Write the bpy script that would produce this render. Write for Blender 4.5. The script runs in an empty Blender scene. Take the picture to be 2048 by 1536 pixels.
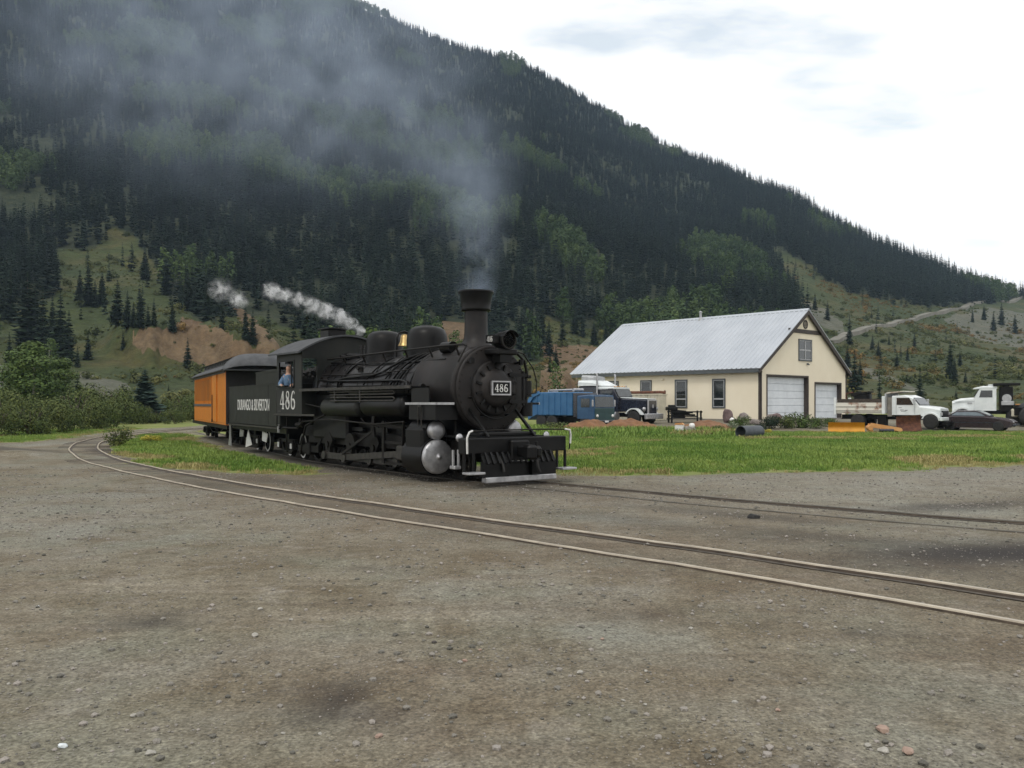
import bpy, bmesh, math, random
import numpy as np
from mathutils import Vector, Matrix
random.seed(7); rng = np.random.default_rng(7)
sc = bpy.context.scene
COL = sc.collection
R = math.radians
# ------------------------------------------------------------------ camera
FPX, HORIZON, EYE = 1745.0, 808.0, 1.7          # focal length / horizon row of the 2048 px photograph, eye height
cd = bpy.data.cameras.new('camera'); cam = bpy.data.objects.new('camera', cd); COL.objects.link(cam)
cam.location = (0, 0, EYE); cam.rotation_euler = (R(90), 0, 0)
cd.sensor_width = 36.0; cd.lens = FPX/2048*36.0; cd.shift_y = (HORIZON-768)/2048
cd.clip_start = .1; cd.clip_end = 20000
sc.camera = cam
# ------------------------------------------------------------------ sky, sun, exposure
SUN_EL, SUN_AZ = R(56), R(205)                  # behind the camera, to its left
w = bpy.data.worlds.new('World'); sc.world = w; w.use_nodes = True
nt = w.node_tree; N = nt.nodes; N.clear(); K = nt.links
def nd(t, **kw):
    n = N.new(t)
    for k, v in kw.items(): setattr(n, k, v)
    return n
sky = nd('ShaderNodeTexSky', sky_type='NISHITA', sun_disc=False)
sky.sun_elevation = SUN_EL; sky.sun_rotation = SUN_AZ; sky.altitude = 500; sky.air_density = 2.0; sky.dust_density = 1.0; sky.ozone_density = 0.0
b1 = nd('ShaderNodeBackground'); b1.inputs[1].default_value = .15; K.new(sky.outputs[0], b1.inputs[0])
b2 = nd('ShaderNodeBackground'); b2.inputs[0].default_value = (1, .995, .985, 1); b2.inputs[1].default_value = 1.25
tc = nd('ShaderNodeTexCoord'); sp = nd('ShaderNodeSeparateXYZ'); K.new(tc.outputs['Generated'], sp.inputs[0])
def mth(op, a, b=None):
    m = nd('ShaderNodeMath', operation=op)
    for i, v in enumerate((a, b)):
        if v is None: continue
        if isinstance(v, (int, float)): m.inputs[i].default_value = v
        else: K.new(v, m.inputs[i])
    return m.outputs[0]
zz = mth('ADD', mth('MAXIMUM', sp.outputs[2], 0.0), .12)
cx = mth('DIVIDE', sp.outputs[0], zz); cy = mth('DIVIDE', sp.outputs[1], zz)
cb = nd('ShaderNodeCombineXYZ'); K.new(cx, cb.inputs[0]); K.new(mth('MULTIPLY', cy, 1.7), cb.inputs[1])
cb.inputs[2].default_value = 6.6
cn = nd('ShaderNodeTexNoise'); cn.inputs['Scale'].default_value = .75; cn.inputs['Detail'].default_value = 7; cn.inputs['Roughness'].default_value = .52
K.new(cb.outputs[0], cn.inputs['Vector'])
cr = nd('ShaderNodeValToRGB'); cr.color_ramp.elements[0].position = .33; cr.color_ramp.elements[1].position = .38; cr.color_ramp.elements[0].color = (.52, .52, .52, 1)
K.new(cn.outputs[0], cr.inputs[0])
mx = nd('ShaderNodeMixShader'); K.new(cr.outputs[0], mx.inputs[0]); K.new(b1.outputs[0], mx.inputs[1]); K.new(b2.outputs[0], mx.inputs[2])
wo = nd('ShaderNodeOutputWorld'); K.new(mx.outputs[0], wo.inputs[0])
sd = bpy.data.lights.new('sun', 'SUN'); sun = bpy.data.objects.new('sun', sd); COL.objects.link(sun)
sd.energy = 1.3; sd.angle = R(16); sd.color = (1, .95, .87)
sdir = Vector((math.sin(SUN_AZ)*math.cos(SUN_EL), math.cos(SUN_AZ)*math.cos(SUN_EL), math.sin(SUN_EL)))
sun.rotation_euler = sdir.to_track_quat('Z', 'Y').to_euler(); sun.location = (0, 0, 50)
sc.view_settings.view_transform = 'Standard'; sc.view_settings.look = 'None'; sc.view_settings.exposure = -0.04; sc.view_settings.gamma = 1.0
sc.cycles.volume_step_rate = 1.0; sc.cycles.volume_max_steps = 64
sc.cycles.max_bounces = 5; sc.cycles.diffuse_bounces = 2; sc.cycles.glossy_bounces = 2; sc.cycles.transmission_bounces = 2; sc.cycles.volume_bounces = 1; sc.cycles.transparent_max_bounces = 8
sc.cycles.use_denoising = True; sc.cycles.caustics_reflective = False; sc.cycles.caustics_refractive = False

# ------------------------------------------------------------------ materials
def material(name, c1, c2=None, rough=.7, metal=0.0, scale=6.0, bump=0.0, bscale=None, detail=5, coat=0, mid=(.35, .65), rvar=0, spec=.5, island=0.0, objrand=0.0, coords='Object'):
    m = bpy.data.materials.new(name); m.use_nodes = True
    t = m.node_tree; p = t.nodes['Principled BSDF']
    p.inputs['Roughness'].default_value = rough; p.inputs['Metallic'].default_value = metal
    p.inputs['Specular IOR Level'].default_value = spec
    if coat: p.inputs['Coat Weight'].default_value = coat; p.inputs['Coat Roughness'].default_value = .1
    c2 = c2 or tuple(min(1, x*1.25+.004) for x in c1)
    tx = t.nodes.new('ShaderNodeTexCoord')
    n = t.nodes.new('ShaderNodeTexNoise'); n.inputs['Scale'].default_value = scale; n.inputs['Detail'].default_value = detail; n.inputs['Roughness'].default_value = .6
    src_ = tx.outputs[coords] if coords != 'World' else t.nodes.new('ShaderNodeNewGeometry').outputs['Position']
    t.links.new(src_, n.inputs['Vector'])
    r = t.nodes.new('ShaderNodeValToRGB'); r.color_ramp.elements[0].position, r.color_ramp.elements[1].position = mid
    r.color_ramp.elements[0].color = (*c1, 1); r.color_ramp.elements[1].color = (*c2, 1)
    t.links.new(n.outputs[0], r.inputs[0])
    out = r.outputs[0]
    if objrand or island:
        hs = t.nodes.new('ShaderNodeHueSaturation')
        if objrand:
            oi = t.nodes.new('ShaderNodeObjectInfo'); src = oi.outputs['Random']; am = objrand
        else:
            gi = t.nodes.new('ShaderNodeNewGeometry'); src = gi.outputs['Random Per Island']; am = island
        mr = t.nodes.new('ShaderNodeMapRange'); mr.inputs[3].default_value = 1-am; mr.inputs[4].default_value = 1+am
        t.links.new(src, mr.inputs[0]); t.links.new(mr.outputs[0], hs.inputs['Value'])
        mh = t.nodes.new('ShaderNodeMapRange'); mh.inputs[3].default_value = .5+am*.05; mh.inputs[4].default_value = .5-am*.05
        t.links.new(src, mh.inputs[0]); t.links.new(mh.outputs[0], hs.inputs['Hue'])
        t.links.new(out, hs.inputs['Color']); out = hs.outputs[0]
    t.links.new(out, p.inputs['Base Color'])
    if rvar:
        mr = t.nodes.new('ShaderNodeMapRange'); mr.inputs[3].default_value = max(0, rough-rvar); mr.inputs[4].default_value = min(1, rough+rvar)
        t.links.new(n.outputs[0], mr.inputs[0]); t.links.new(mr.outputs[0], p.inputs['Roughness'])
    if bump:
        n2 = t.nodes.new('ShaderNodeTexNoise'); n2.inputs['Scale'].default_value = bscale or scale*4; n2.inputs['Detail'].default_value = 6
        t.links.new(src_, n2.inputs['Vector'])
        b = t.nodes.new('ShaderNodeBump'); b.inputs['Strength'].default_value = bump; b.inputs['Distance'].default_value = .03
        t.links.new(n2.outputs[0], b.inputs['Height']); t.links.new(b.outputs[0], p.inputs['Normal'])
    return m
M = {}
M['boiler'] = material('boiler_black', (.005, .0048, .005), (.016, .014, .014), rough=.32, rvar=.16, scale=2.5, bump=.05, bscale=30, spec=.3)
M['smokebox'] = material('smokebox_graphite', (.010, .0092, .0092), (.024, .0205, .019), rough=.5, rvar=.12, scale=3, bump=.08, bscale=40, spec=.25)
M['black'] = material('black_paint', (.003, .003, .0032), (.008, .0077, .0074), rough=.42, rvar=.15, scale=4, spec=.2)
M['greyblack'] = material('tender_black', (.013, .0145, .0135), (.023, .024, .021), rough=.5, rvar=.15, scale=1.6, bump=.04, bscale=18, spec=.22)
M['iron'] = material('greasy_iron', (.004, .0036, .0034), (.014, .012, .010), rough=.55, metal=.0, spec=.2, rvar=.2, scale=9, bump=.1)
M['rodsteel'] = material('rod_steel', (.018, .017, .015), (.05, .045, .039), rough=.5, metal=.3, scale=8)
M['silver'] = material('silver_paint', (.32, .32, .33), (.50, .50, .51), rough=.4, metal=.7, scale=7, rvar=.12)
M['whitepaint'] = material('white_paint', (.62, .62, .60), (.78, .78, .76), rough=.5, scale=10)
M['letter'] = material('letter_grey', (.50, .50, .48), (.68, .68, .66), rough=.6, scale=12)
M['brass'] = material('brass', (.40, .27, .11), (.58, .42, .19), rough=.32, metal=1.0, scale=10)
M['lens'] = material('headlight_reflector', (.05, .035, .02), (.42, .25, .10), rough=.1, metal=.9, scale=14, mid=(.45, .6))
M['headglass'] = material('headlight_glass', (.9, .85, .75), rough=.04, scale=3)
M['headglass'].node_tree.nodes['Principled BSDF'].inputs['Transmission Weight'].default_value = 1.0; M['headglass'].node_tree.nodes['Principled BSDF'].inputs['IOR'].default_value = 1.1
M['roofgrey'] = material('car_roof_grey', (.040, .043, .048), (.070, .073, .078), rough=.7, scale=3, bump=.05)
M['orange'] = material('orange_coach_paint', (.52, .170, .014), (.62, .215, .022), rough=.42, scale=2.2, rvar=.08)
M['shade'] = material('amber_window_shade', (.085, .026, .008), (.13, .04, .010), rough=.3, scale=2)
M['shadepane'] = material('end_shade_and_dark_panes', (.008, .008, .008), (.014, .013, .012), rough=.9)
M['rust'] = material('rust', (.06, .022, .014), (.14, .055, .03), rough=.85, scale=5, bump=.2)
M['rail'] = material('rail_steel', (.36, .31, .24), (.52, .46, .36), rough=.42, metal=.2, scale=3, rvar=.15)
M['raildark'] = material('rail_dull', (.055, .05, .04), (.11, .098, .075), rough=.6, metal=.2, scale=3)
M['tie'] = material('old_tie_wood', (.035, .028, .022), (.075, .06, .048), rough=.9, scale=8, bump=.3)
M['stucco'] = material('cream_stucco', (.75, .675, .525), (.79, .72, .57), rough=.9, scale=.7, bump=.25, bscale=25, detail=8)
M['trim'] = material('brown_trim', (.032, .024, .021), (.055, .042, .036), rough=.7, scale=5)
M['fascia'] = material('slate_trim', (.055, .065, .072), (.085, .095, .10), rough=.6, scale=5)
M['frame'] = material('window_frame_grey', (.30, .31, .32), (.42, .43, .44), rough=.5, scale=6)
M['glass'] = material('window_glass', (.012, .016, .017), (.028, .034, .034), rough=.06, spec=.8, scale=1.5)
M['metalroof'] = material('galvanised_roof', (.40, .43, .47), (.46, .49, .53), rough=.5, metal=.3, scale=.5, rvar=.1)
M['door'] = material('garage_door_white', (.62, .66, .70), (.72, .76, .80), rough=.55, scale=1.4)
M['concrete'] = material('concrete', (.16, .15, .13), (.26, .24, .21), rough=.9, scale=3, bump=.2)
M['blue'] = material('blue_body', (.018, .095, .22), (.032, .125, .27), rough=.5, scale=2, rvar=.1)
M['bluecab'] = material('blue_cab', (.014, .05, .12), (.03, .085, .17), rough=.35, scale=2)
M['teal'] = material('teal_front', (.012, .04, .042), (.02, .06, .06), rough=.35, scale=2)
M['truckwhite'] = material('truck_white', (.60, .64, .64), (.74, .77, .77), rough=.3, scale=1.6, coat=.3)
M['bedwhite'] = material('rust_streaked_white', (.24, .12, .07), (.62, .60, .53), rough=.6, scale=1.7, mid=(.34, .47), detail=8)
M['container'] = material('cream_container', (.50, .47, .37), (.62, .58, .47), rough=.6, scale=1.5)
M['tyre'] = material('tyre', (.012, .012, .012), (.025, .024, .023), rough=.85, scale=9)
M['navy'] = material('dark_navy_paint', (.012, .014, .022), (.022, .024, .036), rough=.25, coat=.5)
M['maroon'] = material('maroon_sedan', (.012, .006, .008), (.024, .012, .016), rough=.25, coat=.3)
M['carglass'] = material('car_window', (.07, .10, .12), (.12, .16, .19), rough=.08, spec=.9, scale=1.5)  # lighter blue-grey base stands in for the reflection in the glass
M['plow'] = material('yellow_plow', (.52, .23, .012), (.62, .30, .02), rough=.55, scale=1.8)
M['plowframe'] = material('faded_orange', (.48, .22, .07), (.60, .32, .12), rough=.6, scale=2)
M['pipe'] = material('grey_culvert', (.035, .042, .052), (.06, .07, .082), rough=.55, scale=3)
M['rock'] = material('boulder', (.12, .10, .095), (.24, .21, .19), rough=.9, scale=2.5, bump=.5)
M['purplerock'] = material('purple_boulder', (.09, .06, .06), (.17, .12, .115), rough=.9, scale=2.5, bump=.5)
M['mound'] = material('orange_dirt', (.13, .064, .032), (.23, .118, .058), rough=.95, scale=1.5, bump=.5, bscale=6)
M['bark'] = material('bark', (.05, .04, .03), (.09, .07, .055), rough=.9, scale=8)
M['shirt'] = material('blue_shirt', (.07, .13, .22), (.12, .2, .31), rough=.85, scale=12)
M['skin'] = material('skin', (.42, .24, .17), (.5, .3, .21), rough=.6)
M['cap'] = material('dark_cap', (.02, .022, .03), (.03, .032, .04), rough=.9)
M['glove'] = material('pale_glove', (.45, .44, .42), (.55, .54, .5), rough=.85)
M['spruce'] = material('spruce_needles', (.009, .019, .012), (.026, .044, .024), rough=.85, scale=.7, island=.35, spec=.2)
M['sprucefar'] = material('forest_needles', (.007, .016, .0115), (.022, .037, .025), rough=.85, scale=.03, objrand=.38, spec=.2, coords='World')
M['bluespruce'] = material('blue_spruce_needles', (.020, .038, .030), (.042, .068, .054), rough=.85, scale=.9, island=.35, spec=.2)
M['aspen'] = material('aspen_leaves', (.036, .070, .015), (.09, .130, .033), rough=.75, scale=.6, island=.35, spec=.25)
M['aspenfar'] = material('aspen_far_leaves', (.026, .054, .014), (.062, .096, .028), rough=.75, scale=.03, objrand=.3, spec=.25, coords='World')
M['willow'] = material('willow_leaves', (.042, .068, .017), (.100, .118, .033), rough=.75, scale=.6, island=.4, spec=.25)
M['sage'] = material('sage_leaves', (.10, .13, .08), (.2, .23, .15), rough=.8, scale=2, island=.3)
M['shrubfar'] = material('hill_shrub', (.045, .066, .020), (.115, .118, .040), rough=.8, scale=.05, objrand=.45, spec=.2, coords='World')
M['rustshrub'] = material('autumn_shrub', (.11, .085, .026), (.20, .13, .04), rough=.8, scale=.3, objrand=.4, spec=.2)
M['grass'] = material('grass_blades', (.100, .185, .028), (.20, .275, .062), rough=.7, scale=.22, objrand=.25, spec=.25, coords='World', mid=(.38, .62))
M['drygrass'] = material('dry_grass', (.24, .215, .085), (.36, .32, .14), rough=.8, scale=.4, objrand=.3, spec=.2)
M['flower'] = material('yellow_weed', (.30, .27, .02), (.45, .40, .05), rough=.8, scale=2, island=.3)
M['stone'] = material('gravel_stone', (.13, .12, .10), (.24, .225, .20), rough=.9, scale=9, objrand=.55)
M['coal'] = material('coal_clod', (.012, .012, .012), (.03, .028, .026), rough=.9, scale=9)

# ------------------------------------------------------------------ mesh helpers
class MB:
    def __init__(s): s.v = []; s.f = []; s.sm = []
    def add(s, vs, fs, smooth=False):
        o = len(s.v); s.v += [tuple(x) for x in vs]; s.f += [tuple(i+o for i in q) for q in fs]; s.sm += [smooth]*len(fs); return s
    def box(s, x0, x1, y0, y1, z0, z1):
        v = [(x, y, z) for z in (z0, z1) for y in (y0, y1) for x in (x0, x1)]
        return s.add(v, [(0, 2, 3, 1), (4, 5, 7, 6), (0, 1, 5, 4), (2, 6, 7, 3), (0, 4, 6, 2), (1, 3, 7, 5)])
    def cbox(s, x0, x1, y0, y1, z0, z1, c=.02):           # box with chamfered edges
        c = min(c, (x1-x0)*.45, (y1-y0)*.45, (z1-z0)*.45)
        bm = bmesh.new(); bmesh.ops.create_cube(bm, size=1)
        for q in bm.verts: q.co = Vector(((x0+x1)/2+q.co.x*(x1-x0), (y0+y1)/2+q.co.y*(y1-y0), (z0+z1)/2+q.co.z*(z1-z0)))
        bmesh.ops.bevel(bm, geom=bm.edges[:], offset=c, segments=1, affect='EDGES')
        bm.verts.index_update(); r = s.add([q.co for q in bm.verts], [[q.index for q in f.verts] for f in bm.faces]); bm.free(); return r
    def cyl(s, a, b, r, r2=None, n=20, cap=True, smooth=True):
        a, b = Vector(a), Vector(b); r2 = r if r2 is None else r2
        d = (b-a).normalized(); u = d.orthogonal().normalized(); w_ = d.cross(u)
        vs = []
        for c, q in ((a, r), (b, r2)):
            for i in range(n):
                t = 2*math.pi*i/n; vs.append(c+(u*math.cos(t)+w_*math.sin(t))*q)
        s.add(vs, [(i, (i+1) % n, n+(i+1) % n, n+i) for i in range(n)], smooth)
        if cap: s.add(vs[:n], [tuple(range(n-1, -1, -1))]); s.add(vs[n:], [tuple(range(n))])
        return s
    def ring(s, a, b, ro, ri, n=28):                      # hollow tube
        a, b = Vector(a), Vector(b); d = (b-a).normalized(); u = d.orthogonal().normalized(); w_ = d.cross(u)
        vs = []
        for c, q in ((a, ro), (b, ro), (b, ri), (a, ri)):
            for i in range(n):
                t = 2*math.pi*i/n; vs.append(c+(u*math.cos(t)+w_*math.sin(t))*q)
        fs = []
        for k in range(4):
            k2 = (k+1) % 4
            fs += [(k*n+i, k*n+(i+1) % n, k2*n+(i+1) % n, k2*n+i) for i in range(n)]
        return s.add(vs, fs, False)
    def lathe(s, prof, o=(0, 0, 0), axis='Z', n=24, smooth=True, capends=True):
        vs = []
        for (r, h) in prof:
            for i in range(n):
                t = 2*math.pi*i/n; c, q = r*math.cos(t), r*math.sin(t)
                p = {'Z': (c, q, h), 'Y': (c, h, q), 'X': (h, c, q)}[axis]
                vs.append((o[0]+p[0], o[1]+p[1], o[2]+p[2]))
        m = len(prof)
        s.add(vs, [(k*n+i, k*n+(i+1) % n, (k+1)*n+(i+1) % n, (k+1)*n+i) for k in range(m-1) for i in range(n)], smooth)
        if capends:
            s.add(vs[:n], [tuple(range(n))]); s.add(vs[-n:], [tuple(range(n-1, -1, -1))])
        return s
    def tube(s, pts, r, n=8, rs=None):
        pts = [Vector(p) for p in pts]; vs = []; m = len(pts); up = None
        for k, p in enumerate(pts):
            d = (pts[min(k+1, m-1)]-pts[max(k-1, 0)]).normalized()
            if up is None: up = d.orthogonal().normalized()
            up = (up-d*up.dot(d)).normalized(); w_ = d.cross(up); q = rs[k] if rs else r
            for i in range(n):
                t = 2*math.pi*i/n; vs.append(p+(up*math.cos(t)+w_*math.sin(t))*q)
        s.add(vs, [(k*n+i, k*n+(i+1) % n, (k+1)*n+(i+1) % n, (k+1)*n+i) for k in range(m-1) for i in range(n)], True)
        s.add(vs[:n], [tuple(range(n-1, -1, -1))]); s.add(vs[-n:], [tuple(range(n))]); return s
    def prism(s, poly, axis, a, b):                       # poly in the two other axes, extruded along axis
        def P(q, h): return {'X': (h, q[0], q[1]), 'Y': (q[0], h, q[1]), 'Z': (q[0], q[1], h)}[axis]
        n = len(poly); vs = [P(q, a) for q in poly]+[P(q, b) for q in poly]
        return s.add(vs, [tuple(range(n-1, -1, -1)), tuple(range(n, 2*n))]+[(i, (i+1) % n, n+(i+1) % n, n+i) for i in range(n)])
    def beam(s, a, b, wd, hd):                            # straight bar of rectangular section
        a, b = Vector(a), Vector(b); d = (b-a).normalized(); up = Vector((0, 0, 1))
        if abs(d.z) > .95: up = Vector((1, 0, 0))
        u = d.cross(up).normalized()*wd/2; w_ = u.cross(d).normalized()*hd/2
        vs = [c+x+y for c in (a, b) for x, y in ((-u, -w_), (u, -w_), (u, w_), (-u, w_))]
        return s.add(vs, [(3, 2, 1, 0), (4, 5, 6, 7), (0, 1, 5, 4), (1, 2, 6, 5), (2, 3, 7, 6), (3, 0, 4, 7)])
    def mesh(s, name):
        me = bpy.data.meshes.new(name); me.from_pydata([tuple(map(float, q)) for q in s.v], [], s.f)
        me.polygons.foreach_set('use_smooth', s.sm); me.validate()
        bm = bmesh.new(); bm.from_mesh(me); bmesh.ops.recalc_face_normals(bm, faces=bm.faces[:]); bm.to_mesh(me); bm.free(); return me
    def build(s, name, mat, parent=None, label=None, bevel=0):
        me = s.mesh(name); return link(name, me, mat, parent, label, bevel)
def link(name, me, mat, parent=None, label=None, bevel=0):
    if mat is not None and not me.materials: me.materials.append(M[mat] if isinstance(mat, str) else mat)
    o = bpy.data.objects.new(name, me); COL.objects.link(o); o.parent = parent
    if label: o['label'] = label
    if bevel:
        b = o.modifiers.new('bevel', 'BEVEL'); b.width = bevel; b.segments = 2; b.limit_method = 'ANGLE'
    return o
def tag(o, label, cat, group=None, kind=None):
    if label: o['label'] = label
    if cat: o['category'] = cat
    if group: o['group'] = group
    if kind: o['kind'] = kind
    return o
def thing(name, label, cat, loc=(0, 0, 0), rz=0.0, group=None):
    o = bpy.data.objects.new(name, None); COL.objects.link(o); o.location = loc; o.rotation_euler = (0, 0, rz); o.empty_display_size = .3
    return tag(o, label, cat, group)
def copy_tree(o, parent=None):
    c = o.copy(); COL.objects.link(c); c.parent = parent
    for ch in list(o.children): copy_tree(ch, c)
    return c
def arc(cx, cy, r, a0, a1, n):
    return [(cx+r*math.cos(R(a0+(a1-a0)*i/n)), cy+r*math.sin(R(a0+(a1-a0)*i/n))) for i in range(n+1)]
def sstep(a, b, x): t = np.clip((x-a)/(b-a), 0, 1); return t*t*(3-2*t)
# 2-D value noise for terrain
_g = np.random.default_rng(3).random((256, 256))
def vnoise(x, y):
    x = np.asarray(x, float); y = np.asarray(y, float)
    xi = np.floor(x).astype(int); yi = np.floor(y).astype(int); fx = x-xi; fy = y-yi
    fx = fx*fx*(3-2*fx); fy = fy*fy*(3-2*fy)
    a = _g[xi % 256, yi % 256]; b = _g[(xi+1) % 256, yi % 256]; c = _g[xi % 256, (yi+1) % 256]; d = _g[(xi+1) % 256, (yi+1) % 256]
    return (a*(1-fx)+b*fx)*(1-fy)+(c*(1-fx)+d*fx)*fy
def fbm(x, y, o=4):
    s = 0; a = .5
    for i in range(o): s = s+a*(vnoise(x*2**i+17*i, y*2**i+31*i)-.5); a *= .5
    return s
def scatter(name, label, cat, pts, rot, scl, idx, sources, mat=None, tilt=None):
    """one 'stuff' object: instances of the source meshes on points (geometry nodes)"""
    me = bpy.data.meshes.new(name); me.from_pydata([tuple(map(float, p)) for p in pts], [], [])
    n = len(pts)
    a = me.attributes.new('rot', 'FLOAT_VECTOR', 'POINT'); rv = np.zeros((n, 3), np.float32); rv[:, 2] = rot
    if tilt is not None: rv[:, :2] = tilt
    a.data.foreach_set('vector', rv.ravel())
    a = me.attributes.new('scl', 'FLOAT_VECTOR', 'POINT'); s3 = np.asarray(scl, np.float32)
    if s3.ndim == 1: s3 = np.repeat(s3[:, None], 3, 1)
    a.data.foreach_set('vector', np.ascontiguousarray(s3).ravel())
    a = me.attributes.new('pick', 'INT', 'POINT'); a.data.foreach_set('value', np.asarray(idx, np.int32))
    o = bpy.data.objects.new(name, me); COL.objects.link(o); tag(o, label, cat, kind='stuff')
    g = bpy.data.node_groups.new(name+'_scatter', 'GeometryNodeTree')
    g.interface.new_socket('Geometry', in_out='INPUT', socket_type='NodeSocketGeometry'); g.interface.new_socket('Geometry', in_out='OUTPUT', socket_type='NodeSocketGeometry')
    gi = g.nodes.new('NodeGroupInput'); go = g.nodes.new('NodeGroupOutput'); ip = g.nodes.new('GeometryNodeInstanceOnPoints'); jn = g.nodes.new('GeometryNodeJoinGeometry')
    for sm in reversed(sources):
        so = bpy.data.objects.new(sm.name+'_source', sm)
        oi = g.nodes.new('GeometryNodeObjectInfo'); oi.inputs['Object'].default_value = so; oi.inputs['As Instance'].default_value = True
        g.links.new(oi.outputs['Geometry'], jn.inputs[0])
    def at(nm, ty):
        q = g.nodes.new('GeometryNodeInputNamedAttribute'); q.data_type = ty; q.inputs['Name'].default_value = nm; return q.outputs['Attribute']
    g.links.new(gi.outputs[0], ip.inputs['Points']); g.links.new(jn.outputs[0], ip.inputs['Instance']); ip.inputs['Pick Instance'].default_value = True
    g.links.new(at('pick', 'INT'), ip.inputs['Instance Index']); g.links.new(at('scl', 'FLOAT_VECTOR'), ip.inputs['Scale'])
    e2r = g.nodes.new('FunctionNodeEulerToRotation'); g.links.new(at('rot', 'FLOAT_VECTOR'), e2r.inputs[0]); g.links.new(e2r.outputs[0], ip.inputs['Rotation'])
    g.links.new(ip.outputs[0], go.inputs[0])
    o.modifiers.new('scatter', 'NODES').node_group = g
    return o
# ------------------------------------------------------------------ plan of the yard (world metres, camera at the origin looking along +Y)
def px(u, v, z=0.0):                                     # point at height z seen at photo pixel (u, v)
    Y = FPX*(EYE-z)/(v-HORIZON); return ((u-1024)/FPX*Y, Y)
def spline(P, n):
    P = [np.array(p, float) for p in P]; P = [2*P[0]-P[1]]+P+[2*P[-1]-P[-2]]; out = []
    for i in range(1, len(P)-2):
        a, b, c, d = P[i-1:i+3]
        for t in np.linspace(0, 1, n, endpoint=False):
            out.append(.5*((2*b)+(c-a)*t+(2*a-5*b+4*c-d)*t*t+(3*b-a-3*c+d)*t**3))
    out.append(P[-2]); return np.array(out)
def offset(path, o):
    d = np.gradient(path, axis=0); d /= np.linalg.norm(d, axis=1)[:, None]
    return path+np.stack([d[:, 1], -d[:, 0]], 1)*o       # to the right of travel
GA = .485
OUTER = spline([(9.4, .7), (3.95, 6.68), (-.15, 11.11), (-2.6, 13.55), (-6.0, 17.3), (-9.5, 21.5), (-12.95, 26.3), (-16.4, 32.3), (-19.5, 39.6), (-21.5, 47.2), (-22.4, 55), (-22.2, 63), (-21, 71)], 12)
TRACK_A = offset(OUTER, GA)
# locomotive track: arc through the locomotive, the curve eases towards the coach
def track_b(s):
    q = np.array([-2.82, 22.3]); step = .25*np.sign(s) if s else .25; t = 0.0; a = 37.0
    def ang(t): return 37-math.degrees(t/66) if t < 9 else 37-math.degrees(9/66)-math.degrees((t-9)/170)
    n = int(abs(s)/.25)
    for i in range(n):
        a = R(ang(t+step/2)); q = q+np.array([-math.sin(a), math.cos(a)])*step; t += step
    return q, R(ang(t))
TENDER_C = track_b(8.6)[0]+np.array([.13, 0]); TENDER_A = track_b(8.6)[1]
COACH_C = track_b(20.9)[0]+np.array([.40, -.1]); COACH_A = R(25.4)
_cd = np.array([-math.sin(COACH_A), math.cos(COACH_A)])
TRACK_B = np.concatenate([np.array([track_b(s)[0] for s in np.arange(-26, 4.6, 1.0)]), spline([track_b(4.75)[0], TENDER_C, COACH_C-_cd*4, COACH_C+_cd*4, COACH_C+_cd*14], 10)])
def pip(poly, x, y):
    x = np.asarray(x); y = np.asarray(y); ins = np.zeros(x.shape, bool); n = len(poly)
    for i in range(n):
        x0, y0 = poly[i]; x1, y1 = poly[(i+1) % n]
        if y0 == y1: continue
        c = ((y0 > y) != (y1 > y)) & (x < (x1-x0)*(y-y0)/(y1-y0)+x0); ins ^= c
    return ins
def softpip(poly, x, y, rad):
    s = 0; k = 0
    for a in (0, 1, 2, 3, 4, 5):
        for r_ in (.35, 1.0):
            s = s+pip(poly, x+rad*r_*math.cos(a*1.047), y+rad*r_*math.sin(a*1.047)); k += 1
    return s/k
G_RIGHT = [px(u, v) for u, v in ((1105, 946), (1200, 953), (1300, 953), (1450, 949), (1600, 946), (1800, 939), (2048, 930), (2350, 922))]+[(60, 30), (60, 53), (30, 53), (12, 52), (0, 58), (-14, 60), (-14, 44), (-5, 30)]
G_LEFT = [px(u, v) for u, v in ((225, 912), (330, 936), (500, 946), (640, 951), (690, 949), (560, 925), (470, 905), (405, 888), (392, 868), (300, 868), (235, 884))]
G_BACK = [(-120, 33), (-40, 32), (-25, 34), (-21.8, 39), (-24.0, 50), (-25, 60), (-24, 74), (-60, 120), (-120, 120)]
G_BACK2 = [(-19, 52), (-15, 48), (-6, 60), (10, 75), (70, 64), (70, 120), (-60, 120), (-20, 75)]
G_SPOT = [px(u, v) for u, v in ((-60, 1002), (60, 1000), (110, 1010), (40, 1024), (-60, 1022))]
def grassmask(x, y):
    wx = x+1.6*fbm(x*.6, y*.6, 3); wy = y+2.2*fbm(x*.6+50, y*.6, 3)
    m = np.maximum.reduce([softpip(G_RIGHT, wx, wy, 1.1), softpip(G_LEFT, wx, wy, .7), softpip(G_BACK, wx, wy, 1.5), softpip(G_BACK2, wx, wy, 2), .42*softpip(G_SPOT, wx, wy, .5)])
    return m
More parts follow.
